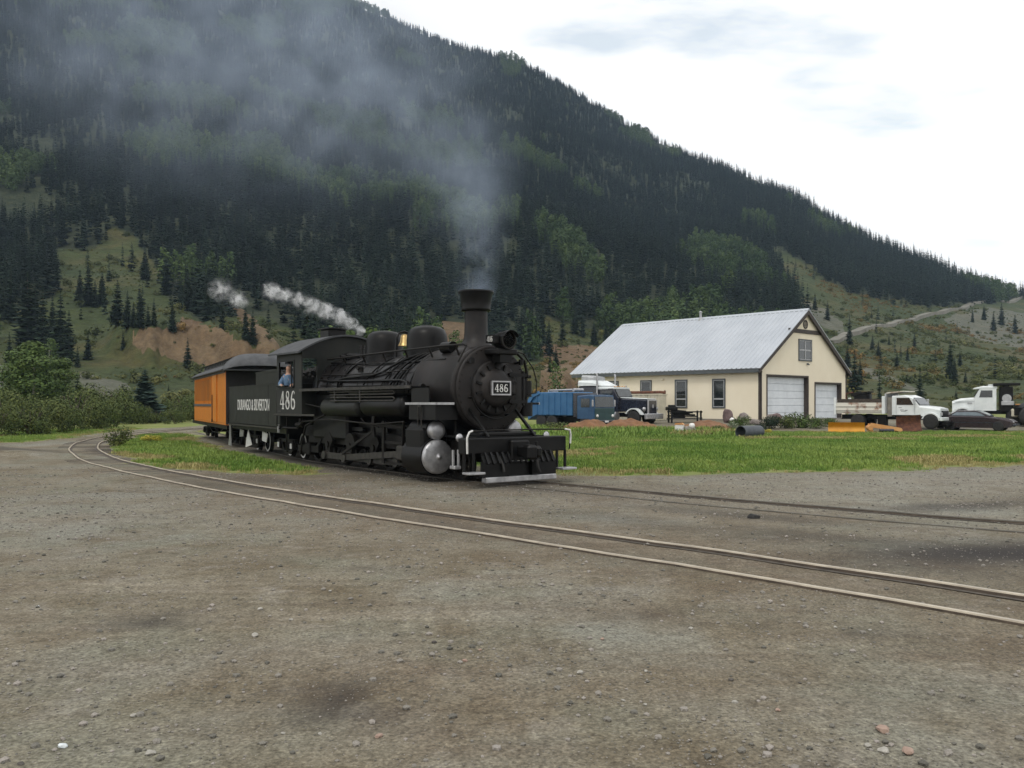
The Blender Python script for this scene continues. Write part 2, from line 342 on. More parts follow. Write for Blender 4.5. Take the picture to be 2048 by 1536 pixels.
STAINS_AND_STRIPS = [(5.7, 9.9, 2.2, .95, 8, 1.0), (4.4, 10.8, 2.0, .5, 150, .55), (7.6, 14.6, 1.8, .5, 20, .7), (4.2, 8.9, 1.6, .35, -30, .45), (-2.85, 6.85, .42, .16, -8, .95), (-1.05, 5.05, .34, .17, -40, .75), (-.9, 4.72, .45, .14, -25, .65), (-1.3, 8.95, .45, .12, -10, .45),
          (1.1, 7.0, .55, .12, -20, .35), (3.3, 13.5, 2.2, .4, -40, .5), (-5.5, 19.6, 2.0, .5, -40, .4), (-3.6, 23.2, 7.0, 1.35, 127, .95), (-8.7, 32, 5.0, 1.2, 118, .8), (3.4, 11.9, .8, .12, -42, .5), (2.5, 6.6, .7, .1, -10, .45), (-17.5, 30.2, 2.6, 1.2, 0, .6), (.4, 17.6, 1.4, .6, 130, .6), (2.9, 11.3, 4.5, .5, 130, .35), (-1.2, 12.6, 4.0, .35, 132, .35), (-6.5, 18.6, 3.5, .4, 130, .45)]  # wet and oil stains, plus dark strips along under locomotive and tender
EARTH = [(-1, 12.6, 9, 1.6, 132, .85), (3, 8.8, 5, 1.0, 133, .7), (-4, 17.5, 6, 1.6, 130, .8), (1.5, 16, 6, 1.5, 130, .6), (-.5, 5.4, 1.6, .5, -20, .7), (2.2, 5.2, 1.8, .5, 160, .5), (-3.6, 5.6, 1.5, .45, 10, .5), (4.2, 7.2, 2.2, .4, 140, .6), (-5.5, 9.2, 2.5, .6, 20, .4), (.6, 7.3, 1.2, .35, 170, .6), (-.7, 4.6, .8, .25, 140, .8)]
PALE = [(9, 19, 7, 3.2, 30, .8), (6.5, 13.4, 4, .8, 130, .5), (-8, 13, 4, 2.2, 10, .55), (.72, 7.85, .5, .3, 0, .9), (2.6, 4.2, .9, .35, 10, .55), (-2.0, 5.9, 1.3, .45, 10, .5), (-1.4, 4.5, .8, .3, 0, .55), (3.6, 5.6, 1.0, .35, 20, .4), (-.6, 16.0, 2.2, .5, 140, .5), (2.0, 14.6, 1.6, .3, 140, .6)]
def blotch(x, y, L_):
    m = np.zeros_like(x); wx = x+.9*fbm(x*.9, y*.9, 4); wy = y+.9*fbm(x*.9+9, y*.9, 4)
    for (cx_, cy_, a, b, ang, st) in L_:
        c, s = math.cos(R(ang)), math.sin(R(ang)); dx = wx-cx_; dy = wy-cy_
        m = np.maximum(m, st*np.exp(-(((dx*c+dy*s)/a)**2+((-dx*s+dy*c)/b)**2)))
    return m
def stain_strip_mask(x, y):
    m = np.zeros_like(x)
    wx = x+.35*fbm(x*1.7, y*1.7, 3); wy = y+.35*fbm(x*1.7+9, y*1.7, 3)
    for (cx_, cy_, a, b, ang, st) in STAINS_AND_STRIPS:
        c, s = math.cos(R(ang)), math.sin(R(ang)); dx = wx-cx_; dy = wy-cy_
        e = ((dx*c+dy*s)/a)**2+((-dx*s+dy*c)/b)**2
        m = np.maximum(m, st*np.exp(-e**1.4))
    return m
def gz(x, y):
    x = np.asarray(x, float); y = np.asarray(y, float)
    z = .5*sstep(50, 64, y)*sstep(0, 14, x)
    r = np.hypot(x, y); far = 1-sstep(70, 110, r)
    z = z+far*(.05*fbm(x*.35, y*.35, 3)+.02*fbm(x*1.6, y*1.6, 2))
    z = z+.35*np.exp(-((x+20.5)/3.5)**2-((y-30.5)/1.6)**2)+.2*np.exp(-((x+16.2)/1.2)**2-((y-28.3)/1.0)**2)
    return z
def gz1(x, y): return float(gz(np.array([x]), np.array([y]))[0])

# ------------------------------------------------------------------ ground
def axis(fine0, fine1, st, far):
    a = np.arange(fine0, fine1+1e-6, st); o1 = fine1+np.geomspace(1, far-fine1, 22); o0 = fine0-np.geomspace(1, far+fine0 if fine0 < 0 else far, 22)[::-1]
    return np.concatenate([o0, a, o1])
gx_ = axis(-34, 38, .3, 6000); gy_ = axis(2, 64, .25, 6000)
GX, GY = np.meshgrid(gx_, gy_); GZ = gz(GX, GY)
nx, ny = len(gx_), len(gy_)
def gridmesh(name, X, Y, Z):
    ny, nx = X.shape; me = bpy.data.meshes.new(name)
    co = np.stack([X, Y, Z], -1).reshape(-1, 3)
    i = np.arange(nx*ny).reshape(ny, nx); q = np.stack([i[:-1, :-1], i[:-1, 1:], i[1:, 1:], i[1:, :-1]], -1).reshape(-1, 4)
    me.vertices.add(len(co)); me.vertices.foreach_set('co', co.astype(np.float32).ravel())
    me.loops.add(q.size); me.loops.foreach_set('vertex_index', q.astype(np.int32).ravel())
    me.polygons.add(len(q)); me.polygons.foreach_set('loop_start', np.arange(0, q.size, 4, dtype=np.int32)); me.polygons.foreach_set('loop_total', np.full(len(q), 4, np.int32))
    me.update(calc_edges=True); me.polygons.foreach_set('use_smooth', np.ones(len(q), bool)); return me
def attr(me, nm, a):
    q = me.attributes.new(nm, 'FLOAT', 'POINT'); q.data.foreach_set('value', np.ascontiguousarray(a, np.float32).ravel())
class NB:                                                # small node builder
    def __init__(s, name):
        s.m = bpy.data.materials.new(name); s.m.use_nodes = True; s.t = s.m.node_tree; s.p = s.t.nodes['Principled BSDF']; s.co = s.t.nodes.new('ShaderNodeTexCoord').outputs['Object']
    def noise(s, scale, detail=5, rough=.55, out=0, vec=None):
        n = s.t.nodes.new('ShaderNodeTexNoise'); n.inputs['Scale'].default_value = scale; n.inputs['Detail'].default_value = detail; n.inputs['Roughness'].default_value = rough
        s.t.links.new(vec or s.co, n.inputs['Vector']); return n.outputs[out]
    def vor(s, scale, out='Color'):
        n = s.t.nodes.new('ShaderNodeTexVoronoi'); n.inputs['Scale'].default_value = scale; s.t.links.new(s.co, n.inputs['Vector']); return n.outputs[out]
    def ramp(s, x, *st):
        r = s.t.nodes.new('ShaderNodeValToRGB'); e = r.color_ramp.elements
        while len(e) < len(st): e.new(.5)
        for k, (p, c) in enumerate(st):
            e[k].position = p; e[k].color = (*c, 1) if isinstance(c, tuple) else (c, c, c, 1)
        s.t.links.new(x, r.inputs[0]); return r.outputs[0]
    def mix(s, f, a, b, mode='MIX'):
        m = s.t.nodes.new('ShaderNodeMix'); m.data_type = 'RGBA'; m.blend_type = mode
        for k, v in ((0, f), (6, a), (7, b)):
            if isinstance(v, tuple): m.inputs[k].default_value = (*v, 1)
            elif isinstance(v, (int, float)): m.inputs[k].default_value = v
            else: s.t.links.new(v, m.inputs[k])
        return m.outputs[2]
    def math(s, op, a, b):
        m = s.t.nodes.new('ShaderNodeMath'); m.operation = op; m.use_clamp = op in ('ADD', 'SUBTRACT')
        for k, v in enumerate((a, b)):
            if isinstance(v, (int, float)): m.inputs[k].default_value = v
            else: s.t.links.new(v, m.inputs[k])
        return m.outputs[0]
    def att(s, nm):
        a = s.t.nodes.new('ShaderNodeAttribute'); a.attribute_name = nm; return a.outputs['Fac']
    def bump(s, h, st, dist, prev=None):
        b = s.t.nodes.new('ShaderNodeBump'); b.inputs['Strength'].default_value = st; b.inputs['Distance'].default_value = dist
        s.t.links.new(h, b.inputs['Height'])
        if prev is not None: s.t.links.new(prev, b.inputs['Normal'])
        return b.outputs[0]
    def done(s, col, rough=.92, normal=None):
        s.t.links.new(col, s.p.inputs['Base Color']); s.p.inputs['Specular IOR Level'].default_value = .25
        if isinstance(rough, float): s.p.inputs['Roughness'].default_value = rough
        else: s.t.links.new(rough, s.p.inputs['Roughness'])
        if normal is not None: s.t.links.new(normal, s.p.inputs['Normal'])
        return s.m
b = NB('gravel_and_grass')
big = b.noise(.22, 4); mid_ = b.noise(.9, 6, .65); fine = b.noise(7, 6, .7); grit = b.noise(42, 4, .7)
c = b.ramp(big, (.36, (.132, .116, .085)), (.5, (.178, .162, .124)), (.64, (.186, .188, .162)))
c = b.mix(b.ramp(mid_, (.34, .9), (.55, 0.0)), c, (.112, .092, .060))
mp_ = b.t.nodes.new('ShaderNodeMapping'); mp_.inputs['Rotation'].default_value = (0, 0, R(38)); mp_.inputs['Scale'].default_value = (.22, 1.5, 1); b.t.links.new(b.co, mp_.inputs['Vector'])
c = b.mix(b.ramp(b.noise(1.1, 6, .6, vec=mp_.outputs[0]), (.30, .75), (.46, 0.0)), c, (.105, .086, .064))
c = b.mix(b.ramp(b.noise(.8, 6, .6, vec=mp_.outputs[0]), (.55, 0.0), (.72, .6)), c, (.25, .225, .185))
c = b.mix(b.ramp(b.noise(1.7, 5, .6), (.56, 0.0), (.72, .6)), c, (.235, .222, .195))
c = b.mix(b.ramp(b.noise(.6, 3, .5), (.50, 0.0), (.66, .5)), c, (.150, .162, .130))
c = b.mix(b.math('MULTIPLY', b.att('earth'), b.ramp(b.noise(2.2, 6, .65), (.3, .2), (.65, .85))), c, (.118, .088, .063))
c = b.mix(b.math('MULTIPLY', b.att('pale'), b.ramp(b.noise(2.6, 6, .65), (.35, .25), (.65, 1.0))), c, (.215, .21, .185))
c = b.mix(.85, c, b.ramp(fine, (.3, (.36, .34, .32)), (.72, (.64, .64, .64))), 'OVERLAY')
c = b.mix(1.0, c, b.ramp(grit, (.28, (.22, .21, .2)), (.5, (.5, .5, .5)), (.74, (.80, .80, .79))), 'OVERLAY')
c = b.mix(.5, c, b.ramp(b.vor(55, 'Color'), (.1, (.30, .30, .29)), (.9, (.72, .71, .69))), 'OVERLAY')
c = b.mix(.4, c, b.ramp(b.vor(19, 'Color'), (.1, (.36, .35, .34)), (.9, (.66, .66, .65))), 'OVERLAY')
c = b.mix(b.ramp(b.vor(28, 'Distance'), (.10, .3), (.22, 0.0)), c, (.30, .285, .26))
c = b.mix(b.att('stain_strip'), c, (.030, .026, .024))
gsoil = b.ramp(b.noise(.5, 5), (.35, (.130, .165, .040)), (.55, (.175, .200, .058)), (.68, (.23, .205, .09)))
gm = b.math('ADD', b.att('grass'), b.math('MULTIPLY', b.math('SUBTRACT', b.noise(1.3, 6, .7), .5), .9))
gm = b.math('MULTIPLY', b.ramp(gm, (.38, 0.0), (.60, 1.0)), b.ramp(b.att('grass'), (.02, 0.0), (.2, 1.0)))
c = b.mix(gm, c, gsoil)
hgt = b.math('ADD', b.math('MULTIPLY', fine, .5), b.math('MULTIPLY', grit, .3))
M['ground'] = b.done(c, .93, b.bump(hgt, .85, .035))
me = gridmesh('ground', GX, GY, GZ); attr(me, 'grass', grassmask(GX, GY)); attr(me, 'stain_strip', stain_strip_mask(GX, GY)); attr(me, 'earth', blotch(GX, GY, EARTH)); attr(me, 'pale', blotch(GX, GY, PALE))
ground = link('ground', me, 'ground'); ground['kind'] = 'structure'

# ------------------------------------------------------------------ tracks
def rail(path, mat, parent, z0=-.05, z1=.05, hw=.026, side=1):
    vs = []; fs = []; tp = []; ft = []; fw = []; ff = []; p = path
    for i, q in enumerate(p):
        d = p[min(i+1, len(p)-1)]-p[max(i-1, 0)]; d = d/np.linalg.norm(d); n = np.array([d[1], -d[0]]); g = gz1(*q)
        for (o, z) in ((-hw*1.0, z0), (-hw, z1-.012), (-hw*.75, z1-.002), (hw*.75, z1-.002), (hw, z1-.012), (hw*1.0, z0)): vs.append((q[0]+n[0]*o, q[1]+n[1]*o, g+z))
        for o, z in ((-hw*1.02, z1-.014), (-hw*.85, z1), (hw*.85, z1), (hw*1.02, z1-.014)): tp.append((q[0]+n[0]*o, q[1]+n[1]*o, g+z))
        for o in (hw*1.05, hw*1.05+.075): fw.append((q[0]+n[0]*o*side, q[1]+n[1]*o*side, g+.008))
    m = len(p)-1
    for i in range(m):
        for k in range(5): fs.append((i*6+k, i*6+k+1, i*6+6+k+1, i*6+6+k))
        for k in range(3): ft.append((i*4+k, i*4+k+1, i*4+4+k+1, i*4+4+k))
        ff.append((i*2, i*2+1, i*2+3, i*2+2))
    r_ = MB().add(vs, fs).build('rail', 'railside', parent); MB().add(tp, ft).build('running_surface', mat, r_); MB().add(fw, ff).build('flangeway_shade', 'grooveshade', r_)
    return r_
M['railside'] = material('rust_and_shade_rail_side', (.045, .034, .026), (.10, .075, .055), rough=.85, scale=5); M['grooveshade'] = material('shaded_groove_soil', (.05, .042, .034), (.10, .085, .068), rough=.95, scale=9)  # dark rust carries the side's shadow line; strip paints the groove's shade
ta = thing('railway_track', 'narrow gauge track curving from the lower right round to the bushes at left', 'railway track')
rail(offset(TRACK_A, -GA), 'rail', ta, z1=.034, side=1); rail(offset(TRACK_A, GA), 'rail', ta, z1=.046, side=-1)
tb = thing('railway_track', 'half buried track that the black steam locomotive stands on', 'railway track')
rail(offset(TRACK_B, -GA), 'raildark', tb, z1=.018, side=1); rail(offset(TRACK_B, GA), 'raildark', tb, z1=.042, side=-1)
def ties(path, par, every):
    d = np.linalg.norm(np.diff(path, axis=0), axis=1); cum = np.concatenate([[0], np.cumsum(d)])
    mb = MB().cbox(-.92, .92, -.1, .1, -.12, .012, .01); me_ = mb.mesh('tie')
    me_.materials.append(M['tie'])
    for s in np.arange(every/2, cum[-1], every):
        x = np.interp(s, cum, path[:, 0]); y = np.interp(s, cum, path[:, 1]); x2 = np.interp(s+.1, cum, path[:, 0]); y2 = np.interp(s+.1, cum, path[:, 1])
        if y < 21 or y > 48: continue
        o = link('tie', me_, 'tie', par); o.location = (x, y, gz1(x, y)-.005+random.uniform(-.012, .004)); o.rotation_euler = (0, 0, math.atan2(y2-y, x2-x)+math.pi/2+random.uniform(-.04, .04))
ties(TRACK_A, ta, .62)

# ------------------------------------------------------------------ mountain
SKY_U = [-1500, -900, -400, 0, 300, 550, 735, 900, 1040, 1150, 1240, 1330, 1440, 1530, 1600, 1660, 1740, 1800, 1900, 2000, 2048, 2300, 2700, 3300]
SKY_V = [-350, -420, -380, -300, -180, -70, 0, 70, 105, 165, 225, 270, 310, 345, 372, 410, 450, 475, 515, 550, 560, 600, 640, 680]
CR_U = [-1500, 700, 1200, 1500, 1800, 2048, 3300]; CR_Y = [1050, 1050, 1000, 850, 700, 620, 600]
FOOT = 95.0
def hill(u, Y):
    sv = np.interp(u, SKY_U, SKY_V); Yc = np.interp(u, CR_U, CR_Y); tpx = 13.0*FPX/Yc
    zc = EYE+(HORIZON-sv-tpx*.85)/FPX*Yc
    t = (Y-FOOT)/(Yc-FOOT); tt = np.clip(t, 0, 1)
    z = zc*tt**1.5
    X = (u-1024)/FPX*Y
    mid = tt*(1-tt)*4
    z = z+mid*(46*fbm(X/190+3, Y/190, 3)+14*fbm(X/45, Y/45, 3))*np.clip(zc/300, .25, 1)
    z = z+(1.6*fbm(X/14, Y/14, 3))*sstep(0, .05, t)
    wu = sstep(190, 270, u)*(1-sstep(520, 620, u))
    yc = 168+14*fbm(u/60, u*0+4, 2)
    z = z+wu*sstep(140, 155, Y)*(1-sstep(185, 215, Y))*(3.4*fbm(u/16+5, Y/26, 4)+1.6*fbm(u/6, Y/9, 3))
    z = z+7*wu*(sstep(yc-4, yc+4, Y)-sstep(yc+4, yc+60, Y))
    wu = sstep(870, 920, u)*(1-sstep(1180, 1260, u)); yc = 140+20*fbm(u/50, u*0+9, 2)
    z = z+4*wu*(sstep(yc-6, yc+6, Y)-sstep(yc+6, yc+70, Y))
    z = np.where(t > 1, zc-(Y-Yc)*.45, z)
    return np.where(t < 0, -.6+t*8, z-.6*(1-sstep(0, .02, t)))
OPEN_R = [(1540, 488), (1600, 525), (1700, 585), (1800, 608), (1900, 612), (2060, 598), (2500, 630), (2500, 840), (1400, 840), (1400, 720), (1560, 690), (1625, 645), (1595, 590), (1550, 530)]
OPEN_L = [(215, 450), (270, 480), (320, 540), (330, 600), (400, 640), (520, 630), (600, 660), (640, 720), (560, 840), (-400, 840), (-400, 650), (0, 640), (110, 600), (110, 500), (190, 500)]
OPEN_C = [(1085, 632), (1160, 645), (1210, 675), (1300, 700), (1300, 840), (860, 840), (880, 690), (1000, 700), (1075, 720)]
SOIL = [[(265, 660), (340, 652), (375, 632), (430, 655), (505, 695), (550, 725), (550, 750), (410, 735), (340, 715), (272, 700)], [(460, 608), (495, 618), (565, 700), (530, 712)], [(860, 650), (940, 640), (940, 720), (860, 710)], [(1085, 690), (1200, 690), (1200, 780), (1080, 790)]]
SCREE = [[(-60, 728), (40, 735), (25, 805), (-60, 820)], [(160, 742), (262, 775), (240, 805), (165, 795)], [(1718, 725), (1760, 742), (1850, 780), (1848, 787), (1810, 778), (1735, 752)], [(1880, 640), (1960, 618), (2100, 625), (2100, 705), (1960, 682)], [(1590, 598), (1660, 625), (1705, 672), (1640, 650)]]
def hpix(u, Y, z): return u, HORIZON-FPX*(z-EYE)/Y
hu = np.concatenate([np.arange(-1400, -160, 40), np.arange(-160, 2240, 7), np.arange(2240, 3200, 40)]).astype(float)
hy = np.concatenate([np.array([60, 75, 86, 92]), np.geomspace(95, 1050, 230), np.array([1080, 1150, 1300, 1700])])
HU, HY = np.meshgrid(hu, hy); HZ = hill(HU, HY); HV = HORIZON-FPX*(HZ-EYE)/HY
wu_ = HU+24*fbm(HU/30, HY/12, 3); wv_ = HV+24*fbm(HU/30+40, HY/12, 3)
opn = np.maximum.reduce([softpip(P, wu_, wv_, 10) for P in (OPEN_R, OPEN_L, OPEN_C)])
soil = np.maximum.reduce([softpip(P, wu_, wv_, 6) for P in SOIL]); scree = np.maximum.reduce([softpip(P, wu_, wv_, 5) for P in SCREE])
me = gridmesh('mountain', (HU-1024)/FPX*HY, HY, HZ); attr(me, 'open', opn); attr(me, 'soil', soil); attr(me, 'scree', scree)
b = NB('mountain_slope')
n1 = b.noise(.035, 6, .65); n2 = b.noise(.25, 6, .65)
fl = b.ramp(n2, (.35, (.018, .026, .014)), (.65, (.040, .046, .022)))
md = b.ramp(n1, (.36, (.027, .041, .013)), (.5, (.042, .054, .017)), (.62, (.070, .064, .023)))
md = b.mix(.85, md, b.ramp(b.noise(.3, 9, .78), (.3, (.22, .22, .22)), (.7, (.76, .76, .76))), 'OVERLAY')
so = b.mix(.8, b.ramp(n1, (.35, (.092, .054, .028)), (.5, (.125, .084, .047)), (.65, (.155, .115, .070))), b.ramp(b.noise(.5, 8, .75), (.3, (.28, .28, .28)), (.7, (.72, .72, .72))), 'OVERLAY')
sr = b.ramp(b.noise(.4, 8, .75), (.3, (.08, .08, .065)), (.7, (.19, .18, .16)))
op = b.ramp(b.math('ADD', b.att('open'), b.math('MULTIPLY', b.math('SUBTRACT', b.noise(.12, 5), .5), .7)), (.3, 0.0), (.6, 1.0))
sl = b.ramp(b.math('ADD', b.att('soil'), b.math('MULTIPLY', b.math('SUBTRACT', b.noise(.09, 8, .75), .5), 2.2)), (.52, 0.0), (.62, 1.0))
sl = b.math('MULTIPLY', sl, b.ramp(b.att('soil'), (.05, 0.0), (.25, 1.0)))
se = b.math('MULTIPLY', b.ramp(b.math('ADD', b.att('scree'), b.math('MULTIPLY', b.math('SUBTRACT', b.noise(.09, 8, .75), .5), 2.2)), (.50, 0.0), (.62, 1.0)), b.ramp(b.att('scree'), (.05, 0.0), (.25, 1.0)))
se = b.math('MULTIPLY', se, .55)
c = b.mix(se, b.mix(sl, b.mix(op, fl, md), so), sr)
M['mountain'] = b.done(c, .95, b.bump(n2, .9, 1.2))
mountain = link('mountain', me, 'mountain'); mountain['kind'] = 'structure'
def on_hill(u, v):                                      # first point of the slope along the ray through photo pixel (u, v)
    Y = np.arange(88, 1100, .5); z = hill(np.full_like(Y, u), Y); vv = HORIZON-FPX*(z-EYE)/Y
    k = np.argmax(vv <= v)
    if vv[k] > v: k = len(Y)-1
    return (u-1024)/FPX*Y[k], Y[k], float(z[k])
# dirt road climbing the right-hand slope
rd = [on_hill(u, v) for u, v in ((1640, 690), (1685, 674), (1740, 655), (1800, 642), (1850, 630), (1895, 620), (1940, 609), (1990, 600), (2040, 594), (2120, 585))]
rp = spline([(a, b_) for a, b_, _ in rd], 8); vs = []; fs = []
for i, q in enumerate(rp):
    d = rp[min(i+1, len(rp)-1)]-rp[max(i-1, 0)]; d /= np.linalg.norm(d); nrm = np.array([d[1], -d[0]])
    u0 = 1024+q[0]/q[1]*FPX; zc_ = float(hill(np.array([u0]), np.array([q[1]]))[0])+.5
    for o in (-1.7, 1.7): vs.append((q[0]+nrm[0]*o, q[1]+nrm[1]*o, zc_+.15))
    for o in (-2.2, 2.2): vs.append((q[0]+nrm[0]*o, q[1]+nrm[1]*o, zc_-2.5))
for i in range(len(rp)-1):
    a = i*4; fs += [(a, a+4, a+5, a+1), (a+2, a+6, a+4, a), (a+1, a+5, a+7, a+3)]
M['road'] = material('pale_dirt_road', (.13, .122, .098), (.19, .18, .15), rough=.95, scale=.2)
tag(MB().add(vs, fs).build('dirt_road', 'road'), None, None, kind='structure')

# ------------------------------------------------------------------ trees
def conifer(seed, levels=22, nb=9, rad=.165, curve=.85, bare=.06, low=.0):
    r_ = random.Random(seed); mb = MB()
    for k in range(levels):
        h = bare+(1-bare)*((k+r_.random()*.7)/levels)
        rr = rad*(1-h)**curve*r_.uniform(.75, 1.15)+.006
        if h < .12: rr *= .85
        a0 = r_.random()*6.28
        for j in range(nb if h < .8 else max(4, nb-3)):
            a = a0+6.283*j/nb+r_.uniform(-.3, .3); q = rr*r_.uniform(.6, 1.15)
            c, s = math.cos(a), math.sin(a); wd = q*.34+.008; dr = q*r_.uniform(.25, .6)
            z0 = h+.012; tip = (c*q, s*q, h-dr+.2*q)
            m1 = (c*q*.55-s*wd, s*q*.55+c*wd, h-dr*.75); m2 = (c*q*.55+s*wd, s*q*.55-c*wd, h-dr*.75)
            top = (c*q*.5, s*q*.5, h-dr*.25)
            mb.add([(0, 0, z0), m1, tip, m2, top], [(0, 1, 4), (1, 2, 4), (2, 3, 4), (3, 0, 4)])
    mb.add([(-.006, 0, .93), (.006, 0, .93), (0, 0, 1.0), (0, .006, .93)], [(0, 1, 2), (1, 3, 2), (3, 0, 2)])
    return mb
def rawmesh(mb, name, mat):
    me = bpy.data.meshes.new(name); me.from_pydata([tuple(map(float, q)) for q in mb.v], [], mb.f); me.materials.append(M[mat]); return me
def leafy(seed, lobes, n, size, aspect=1.0):
    r_ = random.Random(seed); mb = MB()
    for (cx_, cy_, cz_, rx, ry, rz, wgt) in lobes:
        for i in range(int(n*wgt)):
            th = r_.random()*6.283; ph = math.acos(r_.uniform(-.75, 1)); q = r_.uniform(.45, 1.05)**.6
            p = Vector((cx_+rx*q*math.sin(ph)*math.cos(th), cy_+ry*q*math.sin(ph)*math.sin(th), cz_+rz*q*math.cos(ph)))
            nrm = Vector((math.sin(ph)*math.cos(th)+r_.uniform(-.6, .6), math.sin(ph)*math.sin(th)+r_.uniform(-.6, .6), math.cos(ph)+r_.uniform(-.3, .8))).normalized()
            u = nrm.orthogonal().normalized(); u.rotate(Matrix.Rotation(r_.random()*6.28, 3, nrm)); w_ = nrm.cross(u); s = size*r_.uniform(.6, 1.3)
            mb.add([p-u*s, p+w_*s*.6*aspect, p+u*s, p-w_*s*.6*aspect], [(0, 1, 2, 3)])
    return mb
def lobes(seed, n, spread, zc, rz, r0):
    r_ = random.Random(seed); return [(r_.uniform(-spread, spread), r_.uniform(-spread, spread), zc+r_.uniform(-rz, rz), r0*r_.uniform(.7, 1.2), r0*r_.uniform(.7, 1.2), r0*r_.uniform(.7, 1.3), 1.0/n) for _ in range(n)]
def aspen_lobes(seed):
    r_ = random.Random(seed); L = []
    for k in range(9):
        h = .22+.75*k/9; rr = .17*math.sin(min(1, (1.04-h)/.6)*1.45)+.03
        L.append((r_.uniform(-.07, .07), r_.uniform(-.07, .07), h, rr, rr, .10, 1/9))
    return L
CONE = [rawmesh(conifer(11+i, 30, 11, rd_, cv), 'spruce_crown', 'spruce') for i, (rd_, cv) in enumerate(((.17, .72), (.19, .8), (.155, .68), (.18, .85)))]
FARC = [rawmesh(conifer(31+i, 17, 8, rd_, cv), 'far_spruce', 'sprucefar') for i, (rd_, cv) in enumerate(((.13, .7), (.155, .8), (.115, .65), (.145, .85), (.135, .75)))]
ASP = [rawmesh(leafy(51+i, aspen_lobes(51+i), 520, .028), 'aspen_crown', 'aspen') for i in range(2)]
FARA = [rawmesh(leafy(61+i, aspen_lobes(61+i), 260, .040), 'far_aspen', 'aspenfar') for i in range(2)]
TRUNK = MB().lathe([(.016, -.06), (.013, .1), (.009, .5), (.003, .92)], n=6).mesh('trunk'); TRUNK.materials.append(M['bark'])
ATRUNK = MB().lathe([(.014, -.06), (.011, .3), (.004, .8)], n=6).mesh('aspen_trunk'); ATRUNK.materials.append(material('aspen_bark', (.35, .34, .28), (.5, .48, .4), rough=.9, scale=20))
def tree(name, label, group, p, h, crown, trunk, wid=1.0, rz=None, cat='tree'):
    t = thing(name, label, cat, p, random.random()*6.28 if rz is None else rz, group); t.scale = (h*wid, h*wid, h)
    link('crown', crown, None, t); link('trunk', trunk, None, t); return t
ORD = ['first', 'second', 'third', 'fourth', 'fifth', 'sixth', 'seventh', 'eighth', 'ninth', 'tenth', 'eleventh', 'twelfth', 'thirteenth', 'fourteenth', 'fifteenth', 'sixteenth', 'seventeenth', 'eighteenth', 'nineteenth', 'twentieth']+['twenty '+q for q in ('first', 'second', 'third', 'fourth', 'fifth', 'sixth', 'seventh', 'eighth', 'ninth')]+['thirtieth']+['thirty '+q for q in ('first', 'second', 'third', 'fourth', 'fifth', 'sixth', 'seventh', 'eighth', 'ninth')]
def ordinals(us_): r_ = np.argsort(np.argsort(us_)); return [ORD[k_] for k_ in r_]
near = []                                               # trees that can be told apart in the photograph: (u, v of the base, top row, width factor)
for (u, vb, vt) in ((22, 645, 535), (55, 693, 545), (86, 700, 571), (121, 715, 580), (70, 675, 560), (105, 690, 590), (138, 722, 620), (177, 612, 530), (204, 610, 542), (160, 606, 540), (190, 614, 560), (235, 650, 560), (255, 658, 583), (280, 655, 578), (308, 652, 597), (296, 655, 610), (267, 656, 605), (345, 664, 600), (246, 700, 660), (155, 735, 690), (176, 720, 662), (140, 732, 700), (376, 622, 540), (392, 626, 560), (410, 620, 545), (362, 610, 555), (430, 632, 560), (155, 826, 740), (337, 800, 765), (290, 560, 495), (330, 590, 520), (8, 640, 560), (-20, 660, 560), (-40, 690, 580)):
    near.append((u, vb, vt, 'on the grassy slope above the left bushes', 'spruces on the open slope at left'))
for (u, vb, vt) in ((1699, 690, 630), (1709, 790, 700), (1720, 770, 715), (1757, 718, 680), (1829, 697, 664), (1794, 735, 702), (1815, 722, 692), (1920, 732, 699), (1854, 760, 738), (1931, 766, 738), (1830, 756, 741), (1912, 800, 776), (2003, 650, 606), (1987, 662, 622), (1945, 645, 618), (1968, 640, 610), (2030, 668, 628), (1745, 700, 668), (1778, 690, 668), (1695, 735, 690), (1655, 640, 602), (1630, 620, 585)):
    near.append((u, vb, vt, 'dotted over the slope right of building', 'spruces on the open slope at right'))
for (u, vb, vt) in ((1098, 712, 640), (1112, 735, 690), (1125, 690, 625), (1150, 668, 610), (1165, 675, 625), (1188, 690, 640), (1072, 700, 625), (1045, 700, 620), (1084, 690, 610), (1212, 690, 640), (1100, 745, 705)):
    near.append((u, vb, vt, 'between the smoke stack and the metal roof', 'spruces behind the locomotive front'))
for g_ in sorted({q[4] for q in near}):
    ids = [i for i, q in enumerate(near) if q[4] == g_]
    for i, o_ in zip(ids, ordinals([near[i][0] for i in ids])): near[i] = near[i][:3]+(o_+' from the left of the spruces '+near[i][3], g_)
for i, (u, vb, vt, lab, grp) in enumerate(near):
    p = on_hill(u, vb); h = (vb-vt)/FPX*p[1]; tree('spruce_tree', lab, grp, (p[0], p[1], p[2]-.3), h*1.04, CONE[i % 4], TRUNK, random.uniform(1.0, 1.35))
